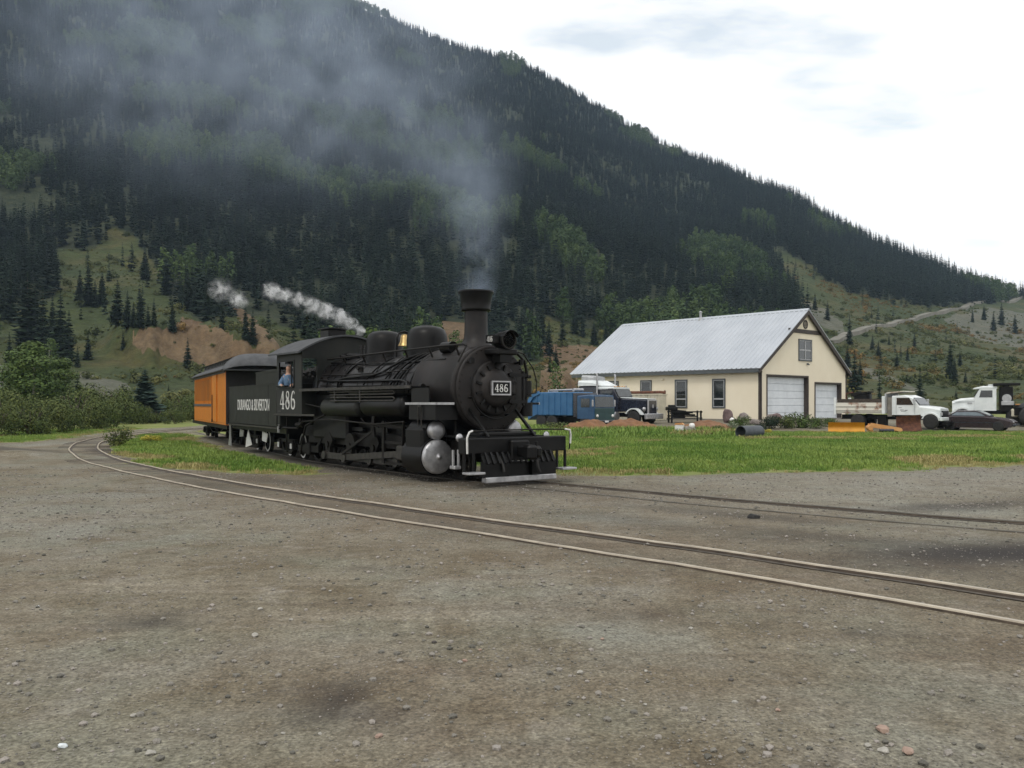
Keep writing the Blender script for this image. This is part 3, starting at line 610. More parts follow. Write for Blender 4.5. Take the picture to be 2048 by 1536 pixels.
# the forest: sampled evenly over the slope, thinned in clearings; the 230 nearest are single trees, the rest one mass
n0 = 72000
Ys = np.sqrt(rng.uniform(112**2, 1056**2, n0)); us = rng.uniform(-130, 2180, n0)
zs = hill(us, Ys); vs_ = HORIZON-FPX*(zs-EYE)/Ys
Yc_ = np.interp(us, CR_U, CR_Y)
keep = Ys < Yc_+6
ju = us+24*fbm(us/30, Ys/12, 3); jv = vs_+24*fbm(us/30+40, Ys/12, 3)
op_ = np.maximum.reduce([pip(P, ju, jv).astype(float) for P in (OPEN_R, OPEN_L, OPEN_C)])
so_ = np.maximum.reduce([softpip(P, us, vs_, 6) for P in SOIL+SCREE])
keep &= rng.random(n0) > np.where(op_ > .5, np.where(us < 1300, .94, .985), 0.05)
keep &= so_ < .15
keep &= ~((us > 235) & (us < 350) & (Ys < 165))
Xs = (us-1024)/FPX*Ys
clump = fbm(Xs/38, Ys/38, 3)
keep &= (clump > -.25) & (fbm(Xs/9+3, Ys/9, 2) > -.21)
low = np.clip((420-Ys)/300, 0, 1)
isasp = (fbm(Xs/55+9, Ys/75+5, 3)+.10*low+.07*(us < 700)-.06*np.clip((Ys-350)/300, 0, 1) > .145) & (rng.random(n0) < .85)
hs = np.where(isasp, rng.uniform(7, 12, n0), (7+10*rng.beta(2.2, 2.6, n0))*(1+.35*clump)*(1-.30*np.clip(Ys/1000, 0, 1)))*np.where(op_ > .5, .6, 1)
k = np.where(keep)[0]; order = k[np.argsort(Ys[k])]
solo, mass = order[:230], order[230:]
for i in solo:
    p = (Xs[i], Ys[i], zs[i]-.4)
    if isasp[i]: tree('aspen_tree', 'light green aspen among the dark spruces low on the forested mountain', 'aspens low in the forest', p, hs[i], ASP[i % 2], ATRUNK, 1.1)
    else: tree('spruce_tree', 'dark spruce at the lower edge of the forest on the mountain', 'spruces at the forest edge', p, hs[i], CONE[i % 4], TRUNK, random.uniform(.85, 1.15))
wf = rng.uniform(.85, 1.25, len(mass))
scatter('forest', 'dense dark conifer forest covering the mountainside', 'forest', np.stack([Xs, Ys, zs-.4], 1)[mass], rng.uniform(0, 6.28, len(mass)), np.stack([hs[mass]*wf, hs[mass]*wf, hs[mass]], 1), np.where(isasp[mass], 5+mass % 2, mass % 5), FARC+FARA)
# shrubs and tufts over the clearings
BUSH = [rawmesh(leafy(71+i, lobes(71+i, 5, .35, .35, .12, .38), 150, .11), 'hill_bush', m) for i, m in enumerate(('shrubfar', 'shrubfar', 'shrubfar', 'rustshrub'))]
n1 = 70000
Yb = np.sqrt(rng.uniform(99**2, 480**2, n1)); ub = rng.uniform(-130, 2180, n1); zb = hill(ub, Yb); vb_ = HORIZON-FPX*(zb-EYE)/Yb; Xb = (ub-1024)/FPX*Yb
jb = ub+24*fbm(ub/30, Yb/12, 3); jc = vb_+24*fbm(ub/30+40, Yb/12, 3)
ob = np.maximum.reduce([pip(P, jb, jc).astype(float) for P in (OPEN_R, OPEN_L, OPEN_C)]); sb = np.maximum.reduce([softpip(P, ub, vb_, 6) for P in SOIL+SCREE])
kb = (ob > .5) & (fbm(Xb/18, Yb/18, 3)+rng.normal(0, .08, n1) > -.06) & (rng.random(n1) > sb*.6) & (rng.random(n1) < .6)
kb = np.where(kb)[0]; rust = (fbm(Xb[kb]/30+70, Yb[kb]/30, 3)+np.where(ub[kb] > 1690, .0, -.14) > .07)
scatter('hill_shrubs', 'low green and rusty shrubs over the open hillside', 'shrubs', np.stack([Xb, Yb, zb-.2], 1)[kb], rng.uniform(0, 6.28, len(kb)), np.clip(.45+.5*rng.pareto(2.5, len(kb)), .4, 2.6), np.where(rust, 3, kb % 3), BUSH)
# big blue spruce, aspens and willows beside the curve
BS = rawmesh(conifer(91, 44, 13, .30, .75, .02), 'blue_spruce_crown', 'bluespruce')
def gpt(u, v, Y): return ((u-1024)/FPX*Y, Y, gz1((u-1024)/FPX*Y, Y)-.1)
tree('spruce_tree', 'broad blue green spruce standing alone above the curve of track', None, gpt(290, 0, 80), 5.0, BS, TRUNK, 1.5)
for i, (u, Y, h, wd, lab) in enumerate(((68, 76, 7.4, 1.75, 'tallest leafy green aspen in the clump at the left edge'), (40, 79, 6.0, 1.7, 'leafy aspen at the left end of the clump left of the track'), (108, 80, 6.2, 1.6, 'leafy aspen at the right end of the clump left of the track'))):
    tree('aspen_tree', lab, 'aspens beside the curve', gpt(u, 0, Y), h, rawmesh(leafy(101+i, aspen_lobes(101+i), 6500, .013), 'aspen_crown', 'aspen'), ATRUNK, wd)
WIL = [rawmesh(leafy(111+i, lobes(111+i, 9, .55, .48, .28, .36), 3400, .033), 'willow_foliage', 'willow') for i in range(3)]
STEM = MB()
for k in range(7): STEM.tube([(0, 0, -.1), (.12*math.cos(k*.9), .12*math.sin(k*.9), .3), (.4*math.cos(k*.9), .4*math.sin(k*.9), .8)], .012, 5)
STEM = STEM.mesh('stems'); STEM.materials.append(M['bark'])
wl = [(u, Y, h) for u, Y, h in ((-10, 45, 1.7), (25, 47, 2.0), (60, 47, 1.8), (95, 50, 2.1), (130, 53, 2.2), (165, 57, 2.3), (200, 62, 2.3), (232, 66, 2.3), (262, 74, 2.0), (15, 66, 2.9), (80, 68, 2.6), (150, 70, 3.2), (205, 74, 3.4), (240, 82, 2.8), (330, 84, 2.2), (362, 82, 2.2), (390, 84, 2.6), (310, 76, 1.6), (350, 74, 1.5), (425, 84, 2.2), (182, 80, 3.6), (-30, 70, 3.2), (375, 90, 3.0), (340, 92, 2.6))]
wo = ordinals([q[0] for q in wl])
for i, (u, Y, h) in enumerate(wl):
    t = thing('willow_bush', wo[i]+' from the left of the willow bushes beside the curving track', 'bush', gpt(u, 0, Y), random.random()*6, 'willow thicket by the curve'); t.scale = (h*.85, h*.85, h*.95)
    link('foliage', WIL[i % 3], None, t); link('stems', STEM, None, t)
# ------------------------------------------------------------------ lettering (flat strokes built as thin plates)
def glyph_plate(strokes, w=1.0, h=1.0):
    """strokes: list of (points, widths) in a unit cell; returns MB of flat quads (x right, z up), thickness added by caller"""
    quads = []
    for pts, ws in strokes:
        n = len(pts)
        L = []
        for i in range(n):
            a = Vector(pts[max(i-1, 0)]); b_ = Vector(pts[min(i+1, n-1)]); d = (b_-a).normalized(); nrm = Vector((-d.y, d.x)); wd = ws[i] if isinstance(ws, (list, tuple)) else ws
            L.append((Vector(pts[i])+nrm*wd/2, Vector(pts[i])-nrm*wd/2))
        for i in range(n-1): quads.append((L[i][0], L[i][1], L[i+1][1], L[i+1][0]))
    return quads
def ell(cx_, cz_, rx, rz, a0, a1, n, thick, thin):
    P, W = [], []
    for i in range(n+1):
        a = R(a0+(a1-a0)*i/n); P.append((cx_+rx*math.cos(a), cz_+rz*math.sin(a))); W.append(thin+(thick-thin)*abs(math.cos(a))**1.3)
    return P, W
DIG = {'4': [([(.66, 1.0), (.66, 0.0)], .20), ([(.62, .99), (.06, .30)], .07), ([(.03, .28), (.95, .28)], .07), ([(.45, .035), (.87, .035)], .07)],
       '8': [ell(.5, .76, .27, .21, 0, 360, 20, .11, .05), ell(.5, .28, .35, .255, 0, 360, 20, .15, .06), ([(.26, .72), (.5, .53), (.78, .32)], [.10, .20, .12])],
       '6': [ell(.5, .29, .34, .26, 0, 360, 20, .19, .06), ell(.62, .40, .46, .57, 190, 85, 12, .19, .06), ([(.74, .92), (.80, .84)], .13)]}
def letters(txt, mat, parent, place, cw, ch, gap, bold=1.0, name='number'):
    """place(x, z, depth) -> local point; one mesh for the painted figures"""
    vs, fs = [], []; x = 0
    for chx in txt:
        for q in glyph_plate(DIG[chx]):
            o = len(vs)
            for dep in (0, .006):
                for p in q: vs.append(place(x+p.x*cw, p.y*ch, dep))
            fs += [(o+4, o+5, o+6, o+7), (o, o+3, o+2, o+1), (o, o+1, o+5, o+4), (o+1, o+2, o+6, o+5), (o+2, o+3, o+7, o+6), (o+3, o, o+4, o+7)]
        x += cw+gap
    mb = MB(); mb.add(vs, fs); return mb.build(name, mat, parent)

# ------------------------------------------------------------------ steam locomotive   (local x to the far side, y towards the tender, z up)
LA = R(37); LZ = .05
loco = thing('steam_locomotive', 'black steam locomotive with number 486, smoking stack and silver cylinder heads', 'locomotive', (.19, 18.3, 0), LA)
BZ = 2.045
P = lambda name, mb, mat, par=loco, label=None, bevel=0: mb.build(name, mat, par, label, bevel)
sbx = P('smokebox', MB().lathe([(.93, 1.10), (.945, 1.06), (.945, 1.30), (.925, 1.32), (.925, 2.82), (.94, 2.84), (.94, 2.92), (.86, 2.94)], (0, 0, BZ), 'Y', 56), 'smokebox')
fr = P('smokebox_front', MB().lathe([(.94, 1.07), (.93, 1.03), (.89, 1.02), (.64, 1.00), (.60, .99)], (0, 0, BZ), 'Y', 56), 'smokebox')
bolts = MB()
for k in range(36): a = 2*math.pi*k/36; bolts.cyl((.872*math.cos(a), 1.035, BZ+.872*math.sin(a)), (.872*math.cos(a), .995, BZ+.872*math.sin(a)), .016, n=6)
P('rivets', bolts, 'smokebox', fr)
dr_ = P('smokebox_door', MB().lathe([(.60, 1.0), (.60, .93), (.57, .905), (.52, .895), (.44, .89), (.42, .86), (.40, .82), (.30, .785), (.15, .765), (.02, .76)], (0, 0, BZ), 'Y', 48), 'smokebox')
clips = MB()
for k in range(14):
    a = 2*math.pi*(k+.5)/14; c_, s_ = math.cos(a), math.sin(a)
    clips.beam((.42*c_, .86, BZ+.42*s_), (.545*c_, .87, BZ+.545*s_), .045, .05); clips.cyl((.50*c_, .90, BZ+.50*s_), (.50*c_, .84, BZ+.50*s_), .022, n=6)
P('door_clips', clips, 'black', dr_)
P('door_hinge', MB().box(.30, .78, .80, .87, BZ+.26, BZ+.33).box(.30, .78, .80, .87, BZ-.33, BZ-.26).cyl((.72, .86, BZ-.38), (.72, .86, BZ+.38), .035, n=10), 'black', dr_)
hr = MB()
hr.tube([(-.66, .90, BZ+.24), (-.66, .87, BZ+.1), (-.66, .87, BZ-.2)]+[(.66*math.cos(R(a)), .87, BZ-.05+.62*math.sin(R(a))) for a in range(195, 331, 9)], .016, 6)
for a in (195, 240, 300): hr.cyl((.66*math.cos(R(a)), .87, BZ-.05+.62*math.sin(R(a))), (.66*math.cos(R(a)), 1.03, BZ-.05+.62*math.sin(R(a))), .02, n=6)
P('grab_rail', hr, 'black', fr)
plate = P('number_plate', MB().cbox(-.24, .24, .70, .745, BZ-.145, BZ+.145, .01), 'black')
fr_ = MB()
for a_ in ((-.255, .255, BZ+.125, BZ+.155), (-.255, .255, BZ-.155, BZ-.125), (-.255, -.225, BZ-.125, BZ+.125), (.225, .255, BZ-.125, BZ+.125)): fr_.box(a_[0], a_[1], .685, .735, a_[2], a_[3])
P('plate_border', fr_, 'silver', plate)
letters('486', 'whitepaint', plate, lambda x, z, d: (-.175+x, .698-d, BZ-.085+z), .11, .17, .012)
for sx in (-1, 1): P('marker_bracket', MB().cyl((sx*.60, 1.0, BZ+.56), (sx*.66, .82, BZ+.60), .03, n=8).cyl((sx*.66, .86, BZ+.52), (sx*.66, .86, BZ+.64), .055, n=10), 'black', fr)
# boiler
boi = P('boiler', MB().lathe([(.85, 2.92), (.865, 2.96), (.865, 5.6), (.88, 6.1), (.90, 6.6), (.90, 8.3)], (0, 0, BZ+.01), 'Y', 56), 'boiler')
bands = MB()
for y in (3.35, 4.15, 4.95, 5.75, 6.6, 7.5): bands.ring((0, y, BZ+.01), (0, y+.05, BZ+.01), .912 if y > 6 else .874, .84, 48)
P('boiler_bands', bands, 'black', boi)
P('firebox', MB().cbox(-.95, .95, 6.2, 8.3, .75, 2.0, .06), 'black', boi)
# stack
st = P('smoke_stack', MB().lathe([(.52, 2.82), (.42, 2.96), (.33, 3.06), (.275, 3.18), (.262, 3.3), (.255, 3.80)], (0, 1.66, 0), 'Z', 36), 'smokebox')
P('stack_cap', MB().lathe([(.30, 3.78), (.335, 3.79), (.33, 3.84), (.325, 3.86), (.365, 4.16), (.40, 4.19), (.405, 4.235), (.36, 4.24), (.30, 4.1), (.25, 3.9)], (0, 1.66, 0), 'Z', 36), 'black', st)
P('stack_flange', MB().lathe([(.60, 2.74), (.56, 2.84), (.44, 2.95), (.40, 2.95)], (0, 1.66, 0), 'Z', 36), 'smokebox', st)
# headlight with number boards
hl = P('headlight', MB().lathe([(.10, .95), (.16, .90), (.185, .80), (.19, .55), (.205, .54), (.205, .50), (.185, .50), (.17, .56), (.08, .72)], (.06, 0, 3.08), 'Y', 28), 'black')
P('reflector', MB().lathe([(.172, .55), (.14, .63), (.08, .69), (.01, .70)], (.06, 0, 3.08), 'Y', 24), 'lens', hl)
P('bezel', MB().ring((.06, .515, 3.08), (.06, .49, 3.08), .187, .174, 28), 'rodsteel', hl)
P('lens', MB().lathe([(.172, .52), (.12, .508), (.01, .503)], (.06, 0, 3.08), 'Y', 24), 'headglass', hl)
P('visor', MB().add([(.06+r_*math.cos(R(a)), y, 3.08+r_*math.sin(R(a))) for y in (.54, .40) for r_ in (.207, .197) for a in range(20, 161, 14)], [(i, i+1, i+23, i+22) for i in range(10)]+[(11+i, 12+i, 34+i, 33+i) for i in range(10)]+[(22+i, 23+i, 34+i, 33+i) for i in range(10)]), 'black', hl)
P('bracket', MB().cbox(-.22, .34, .55, 1.15, 2.76, 2.90, .03).box(-.1, .2, .6, .9, 2.6, 2.76), 'black', hl)
nbx = P('number_board', MB().cbox(-.30, -.145, .58, .80, 3.0, 3.18, .01), 'black', hl)
letters('486', 'letter', nbx, lambda x, z, d: (-.305-d, .78-x, 3.03+z), .055, .12, .008)
nbf = P('number_board', MB().cbox(-.375, -.15, .74, .76, 3.0, 3.18, .005), 'black', hl)
letters('486', 'letter', nbf, lambda x, z, d: (-.36+x, .736-d, 3.03+z), .055, .12, .01)
# domes, bell, whistle, turret
def dome(name, y, r, z1):
    prof = [(r*1.12, 2.72), (r*1.04, 2.86), (r, 2.95), (r, z1-.34), (r*.97, z1-.22), (r*.87, z1-.10), (r*.66, z1-.03), (r*.35, z1), (.01, z1+.005)]
    return P(name, MB().lathe(prof, (0, y, 0), 'Z', 36), 'black')
sd_ = dome('sand_dome', 3.76, .50, 3.60); P('sand_hatch', MB().lathe([(.14, 3.57), (.14, 3.62), (.02, 3.63)], (0, 3.76, 0), 'Z', 20), 'black', sd_)
dm = dome('steam_dome', 5.90, .49, 3.62)
bl = P('bell', MB().lathe([(.165, 3.17), (.155, 3.20), (.115, 3.28), (.10, 3.40), (.07, 3.46), (.01, 3.48)], (-.0, 4.86, 0), 'Z', 24), 'brass')
P('bell_yoke', MB().beam((-.25, 4.86, 2.85), (-.22, 4.86, 3.36), .05, .05).beam((.25, 4.86, 2.85), (.22, 4.86, 3.36), .05, .05).tube([(-.22, 4.86, 3.36), (-.15, 4.86, 3.5), (0, 4.86, 3.54), (.15, 4.86, 3.5), (.22, 4.86, 3.36)], .028, 8), 'black', bl)
P('whistle', MB().cyl((0, 6.75, 2.9), (0, 6.75, 3.2), .03, n=10).cyl((0, 6.75, 3.22), (0, 6.75, 3.42), .05, n=12), 'brass')
P('safety_valve', MB().cyl((-.1, 6.98, 2.92), (-.1, 6.98, 3.22), .06, n=12).cyl((-.1, 6.98, 3.22), (-.1, 6.98, 3.3), .08, n=12).cyl((.12, 7.1, 2.92), (.12, 7.1, 3.25), .06, n=12), 'boiler')
P('turret', MB().cbox(-.35, .35, 7.35, 7.75, 2.90, 3.10, .05).cyl((-.5, 7.5, 3.0), (.5, 7.5, 3.0), .05, n=10), 'black')
P('generator', MB().cyl((-.42, 1.95, 2.98), (-.42, 2.35, 2.98), .13, n=16), 'black')
# handrails, piping
def skin(x, r=.9): return BZ+math.sqrt(max(r*r-x*x, .01))
hrl = MB().tube([(-.62, 1.12, 2.96), (-.66, 1.18, 2.99), (-.66, 2.0, 3.0), (-.66, 4.5, 2.98), (-.68, 7.9, 2.93)], .024, 8).tube([(-.62, 1.12, 2.96), (-.74, 1.10, 2.80), (-.84, 1.12, 2.6)], .018, 6)
for y in (1.5, 2.6, 3.7, 4.8, 5.9, 7.0): hrl.cyl((-.66, y, 2.99), (-.54, y, 2.72), .022, n=6)
P('handrail', hrl, 'iron')
hrr = MB().tube([(.62, 1.12, 2.96), (.68, 2.0, 3.0), (.68, 7.9, 2.94)], .024, 8)
for y in (1.6, 3.2, 4.8, 6.4): hrr.cyl((.68, y, 2.99), (.55, y, 2.7), .02, n=6)
P('handrail', hrr, 'iron')
def around(y, a0, a1, n=10, r=.93, dy=0):                # pipe round the near side of the boiler; 90 deg = crown, 180 = near side
    return [(r*math.cos(R(a0+(a1-a0)*i/n)), y+dy*i/n, BZ+r*math.sin(R(a0+(a1-a0)*i/n))) for i in range(n+1)]
for (y, a0, a1, dy, rad) in ((3.0, 112, 178, .7, .03), (3.25, 110, 178, .75, .03), (2.75, 118, 185, .35, .016), (3.5, 112, 180, 1.0, .018), (4.6, 118, 176, .8, .02), (6.2, 118, 178, .55, .026), (4.1, 120, 180, .2, .014)):
    P('sand_pipe', MB().tube(around(y, a0, a1, 12, .92, dy), rad, 7), 'black')
P('injector_pipe', MB().tube(around(3.35, 116, 152, 8, .94, 1.1)+[(-.86, 4.9, 2.42), (-.88, 5.6, 2.40), (-.90, 6.4, 2.38), (-.92, 6.62, 2.36), (-.94, 6.72, 2.28), (-.95, 6.74, 2.1)], .034, 8), 'black')
P('check_valve', MB().cyl((-.80, 2.35, 2.12), (-1.02, 2.35, 2.10), .035, n=8).cyl((-1.0, 2.3, 2.10), (-1.0, 2.42, 2.10), .06, n=10).cyl((-.90, 5.5, 2.5), (-.90, 5.5, 2.6), .07, n=10).cyl((-.85, 5.5, 2.62), (-1.0, 5.5, 2.62), .06, n=8), 'iron')
P('far_side_loop', MB().tube([(.1, .95, 2.86), (.45, .93, 2.90), (.8, .95, 2.82), (1.12, 1.0, 2.5), (1.22, 1.0, 2.2), (1.2, 1.0, 1.95), (.95, 1.0, 1.92)], .016, 6).tube([(.55, .95, 2.88), (.84, .97, 2.66), (.95, .99, 2.3)], .03, 7), 'iron')
pump = MB()
for (x, y) in ((.95, .85), (.62, .72)): pass
pump.cyl((1.0, 1.15, 1.42), (1.0, 1.15, 1.72), .17, n=18).cyl((1.0, 1.15, 1.72), (1.0, 1.15, 1.86), .06, n=10).cyl((1.0, 1.15, 1.86), (1.0, 1.15, 2.22), .15, n=18).cyl((1.0, 1.15, 2.22), (1.0, 1.15, 2.42), .05, n=8).cbox(.9, 1.12, 1.05, 1.25, 2.28, 2.36, .02)
P('air_pump', pump, 'black')
P('feed_pipe', MB().tube([(-.93, 7.9, 2.35), (-.95, 7.2, 2.32), (-.94, 5.2, 2.28), (-.93, 3.4, 2.26), (-.95, 3.1, 2.2), (-1.0, 3.0, 2.11)], .03, 8), 'black')
P('blower_pipe', MB().tube([(-.55, 7.95, 2.84), (-.57, 6.8, 2.78), (-.60, 5.0, 2.72), (-.62, 3.0, 2.70), (-.66, 1.9, 2.70)], .022, 8), 'black')
P('lubricator_line', MB().tube([(-.9, 7.9, 2.2), (-.92, 6.0, 2.16), (-.93, 4.0, 2.15), (-1.0, 2.6, 2.0), (-1.2, 2.3, 1.66)], .014, 6).tube([(-.84, 7.9, 2.5), (-.86, 6.5, 2.46), (-.85, 4.4, 2.47), (-.84, 3.2, 2.5)], .014, 6), 'iron')
wo_ = MB()
for y in (6.75, 7.15, 7.55, 7.95):
    for a in (128, 142, 156): wo_.cyl((.895*math.cos(R(a)), y, BZ+.895*math.sin(R(a))), (.93*math.cos(R(a)), y, BZ+.93*math.sin(R(a))), .03, n=8)
P('washout_plugs', wo_, 'iron')
# running boards, air reservoirs, stairs
rb = P('running_board', MB().box(-1.40, -.80, 2.15, 8.15, 2.07, 2.095).box(.80, 1.40, 2.15, 8.15, 2.07, 2.095), 'black')
P('board_edge', MB().box(-1.425, -1.40, 2.15, 8.15, 2.045, 2.115).box(1.40, 1.425, 2.15, 8.15, 2.045, 2.115), 'rodsteel', rb)
rb2 = P('front_step_board', MB().box(-1.38, -.75, 1.12, 2.40, 1.70, 1.725).box(.75, 1.38, 1.12, 2.40, 1.70, 1.725), 'black')
P('board_edge', MB().box(-1.405, -1.38, 1.12, 2.40, 1.685, 1.735).box(-1.38, -.95, 1.095, 1.12, 1.685, 1.735).box(1.38, 1.405, 1.12, 2.40, 1.685, 1.735), 'silver', rb2)
P('riser_panel', MB().box(-1.36, -.8, 2.16, 2.20, 1.725, 2.06).box(-1.37, -1.35, 1.45, 2.16, 1.73, 2.05).box(-1.36, -.8, 1.2, 2.3, 1.36, 1.69), 'black', rb2)
lad = MB()
for y in (1.72, 1.86): lad.box(-1.40, -1.38, y, y+.014, 1.20, 1.68)
P('step_ladder', lad.box(-1.40, -1.37, 1.72, 1.885, 1.64, 1.67), 'rodsteel', rb2)
P('air_reservoir', MB().lathe([(.05, 2.65), (.24, 2.70), (.26, 2.75), (.26, 4.6), (.24, 4.65), (.05, 4.7)], (-1.12, 0, 1.66), 'Y', 24), 'black')
cool = MB()
for z, x in ((2.0, -1.36), (1.93, -1.36), (1.86, -1.36), (1.78, -1.36)): cool.tube([(x, 3.0, z), (x, 6.3, z)], .018, 6)
for z0, z1 in ((2.0, 1.93), (1.86, 1.78)): cool.tube([(-1.36, 3.0, z0), (-1.36, 2.94, (z0+z1)/2), (-1.36, 3.0, z1)], .018, 6)
cool.box(-1.38, -1.34, 4.6, 4.66, 1.74, 2.04).box(-1.38, -1.34, 6.0, 6.05, 1.74, 2.06)
P('cooling_coil', cool, 'rodsteel')
P('reservoir_tank', MB().lathe([(.05, 4.9), (.22, 4.95), (.24, 5.0), (.24, 6.9), (.22, 6.95), (.05, 7.0)], (-1.12, 0, 1.62), 'Y', 24), 'greyblack')
# cylinders
def cylinder(sx):
    n_ = 'cylinder'
    cy_ = P(n_, MB().cyl((sx*1.05, 1.66, .55), (sx*1.05, 2.5, .55), .40, n=36).cyl((sx*1.05, 1.72, 1.12), (sx*1.05, 2.45, 1.12), .24, n=28).cbox(sx*1.05-.34, sx*1.05+.34, 1.72, 2.44, .6, 1.18, .05).cbox(-.05+sx*.55, .05+sx*.55, 1.6, 2.6, .5, 1.4, .03), 'black')
    P('cylinder_head', MB().lathe([(.375, 1.66), (.375, 1.60), (.355, 1.575), (.33, 1.565), (.10, 1.545), (.04, 1.54), (.035, 1.52), (.005, 1.515)], (sx*1.05, 0, .55), 'Y', 40), 'silver', cy_)
    P('valve_head', MB().lathe([(.205, 1.72), (.205, 1.64), (.19, 1.60), (.12, 1.575), (.01, 1.57)], (sx*1.05, 0, 1.12), 'Y', 32), 'silver', cy_)
    hb = MB()
    for k in range(12): a = R(30*k); hb.cyl((sx*1.05+.352*math.cos(a), 1.59, .55+.352*math.sin(a)), (sx*1.05+.352*math.cos(a), 1.565, .55+.352*math.sin(a)), .014, n=6)
    P('head_bolts', hb, 'silver', cy_)
    P('lubricator', MB().lathe([(.03, 1.36), (.05, 1.40), (.05, 1.44), (.03, 1.46), (.045, 1.50), (.065, 1.52), (.065, 1.60), (.03, 1.61)], (sx*1.22, 2.15, 0), 'Z', 12), 'silver', cy_)
cylinder(-1); cylinder(1)
P('saddle', MB().prism([(-.85, .45), (.85, .45), (.55, 1.25), (.7, 1.5), (-.7, 1.5), (-.55, 1.25)], 'Y', 1.62, 2.5), 'black')
# frame, wheels and motion
P('main_frame', MB().box(-.80, -.70, 2.3, 8.9, .62, .96).box(.70, .80, 2.3, 8.9, .62, .96).box(-.7, .7, 1.2, 2.0, .6, .9).box(-.8, .8, 8.3, 9.2, .8, 1.1).box(-.6, .6, 2.6, 8.0, .9, 1.2), 'iron')
AX = (3.42, 4.72, 6.02, 7.32); WR = .56
def wheel(y, sx, r, name='driving_wheel', x=.46, spokes=12):
    wl_ = P(name, MB().ring((sx*(x-.065), y, r+LZ), (sx*(x+.065), y, r+LZ), r, r-.075, 36).ring((sx*(x-.075), y, r+LZ), (sx*(x-.06), y, r+LZ), r+.03, r-.06, 36), 'iron')
    sp_ = MB().cyl((sx*(x-.07), y, r+LZ), (sx*(x+.07), y, r+LZ), .11*r/.5, n=16)
    for k in range(spokes): a = 2*math.pi*k/spokes; sp_.beam((sx*x, y+.06*math.cos(a), r+LZ+.06*math.sin(a)), (sx*x, y+(r-.05)*math.cos(a), r+LZ+(r-.05)*math.sin(a)), .05, .06)
    P('spokes', sp_, 'iron', wl_); return wl_
for y in AX:
    for sx in (-1, 1): wheel(y, sx, WR)
    P('axle', MB().cyl((-1.0, y, WR+LZ), (1.0, y, WR+LZ), .09, n=14), 'iron')
    for sx in (-1, 1):                                    # outside crank with its counterweight
        cz_ = WR+LZ; poly = [(y+.30*math.cos(R(a)), cz_+.34*math.sin(R(a))) for a in range(20, 161, 14)]+[(y-.14, cz_-.05), (y-.12, cz_-.33), (y, cz_-.39), (y+.12, cz_-.33), (y+.14, cz_-.05)]
        P('counterweight', MB().prism(poly, 'X', sx*.86, sx*.96), 'iron')
PINZ = WR+LZ-.28
for sx in (-1, 1):
    P('side_rod', MB().prism([(AX[0]-.14, PINZ-.08), (AX[3]+.14, PINZ-.08), (AX[3]+.14, PINZ+.08), (AX[0]-.14, PINZ+.08)], 'X', sx*.99, sx*1.04).cyl((sx*.9, AX[0], PINZ), (sx*1.09, AX[0], PINZ), .11, n=16).cyl((sx*.9, AX[1], PINZ), (sx*1.09, AX[1], PINZ), .12, n=16).cyl((sx*.9, AX[2], PINZ), (sx*1.15, AX[2], PINZ), .13, n=16).cyl((sx*.9, AX[3], PINZ), (sx*1.09, AX[3], PINZ), .11, n=16), 'rodsteel')
    P('main_rod', MB().beam((sx*1.10, 3.05, .55), (sx*1.10, AX[2], PINZ), .05, .15).cbox(sx*1.10-.06, sx*1.10+.06, 2.92, 3.25, .40, .74, .03), 'rodsteel')
    P('piston_rod', MB().cyl((sx*1.05, 2.4, .55), (sx*1.05, 3.1, .55), .045, n=12), 'silver')
    P('crosshead_guide', MB().box(sx*1.05-.05, sx*1.05+.05, 2.45, 3.95, .76, .83).box(sx*1.05-.05, sx*1.05+.05, 2.45, 3.95, .28, .34).box(sx*1.1-.03, sx*1.1+.03, 3.88, 3.98, .3, 1.3), 'iron')
    P('valve_gear', MB().beam((sx*1.16, AX[2], PINZ+.10), (sx*1.16, 4.35, 1.06), .035, .07).prism([(4.27, .9), (4.42, .92), (4.45, 1.15), (4.40, 1.42), (4.27, 1.42), (4.32, 1.15)], 'X', sx*1.12, sx*1.17).beam((sx*1.13, 4.36, 1.2), (sx*1.1, 2.9, 1.16), .035, .06).beam((sx*1.12, 2.95, 1.3), (sx*1.12, 3.0, .55), .03, .06).beam((sx*1.12, 4.35, 1.45), (sx*1.12, 5.0, 1.5), .03, .05).tube([(sx*1.2, 4.9, 1.5), (sx*1.25, 6.5, 1.55), (sx*1.25, 8.2, 1.72)], .02, 6), 'iron')
    P('spring_rigging', MB().box(sx*.75-.05, sx*.75+.05, 3.0, 3.85, 1.0, 1.1).box(sx*.75-.05, sx*.75+.05, 4.3, 5.15, 1.0, 1.1).box(sx*.75-.05, sx*.75+.05, 5.6, 6.45, 1.0, 1.1).box(sx*.75-.05, sx*.75+.05, 6.9, 7.75, 1.0, 1.1), 'black')
    wheel(1.45, sx, .34, 'pilot_wheel', .46, 8); wheel(8.85, sx, .38, 'trailing_wheel', .46, 0)
    P('trailing_truck_frame', MB().box(sx*.78-.05, sx*.78+.05, 8.2, 9.6, .34, .52).cbox(sx*.78-.1, sx*.78+.1, 8.68, 9.02, .26, .6, .03).beam((sx*.8, 7.9, .9), (sx*.8, 8.3, .5), .05, .09), 'iron')
P('steam_pipe', MB().tube([(-.6, 1.9, 1.5), (-.82, 1.95, 1.65), (-.92, 2.0, 1.45), (-1.0, 2.05, 1.2)], .12, 14), 'black')
P('ash_pan', MB().prism([(6.3, .75), (8.2, .75), (8.0, .38), (6.6, .38)], 'X', -.45, .45), 'black')
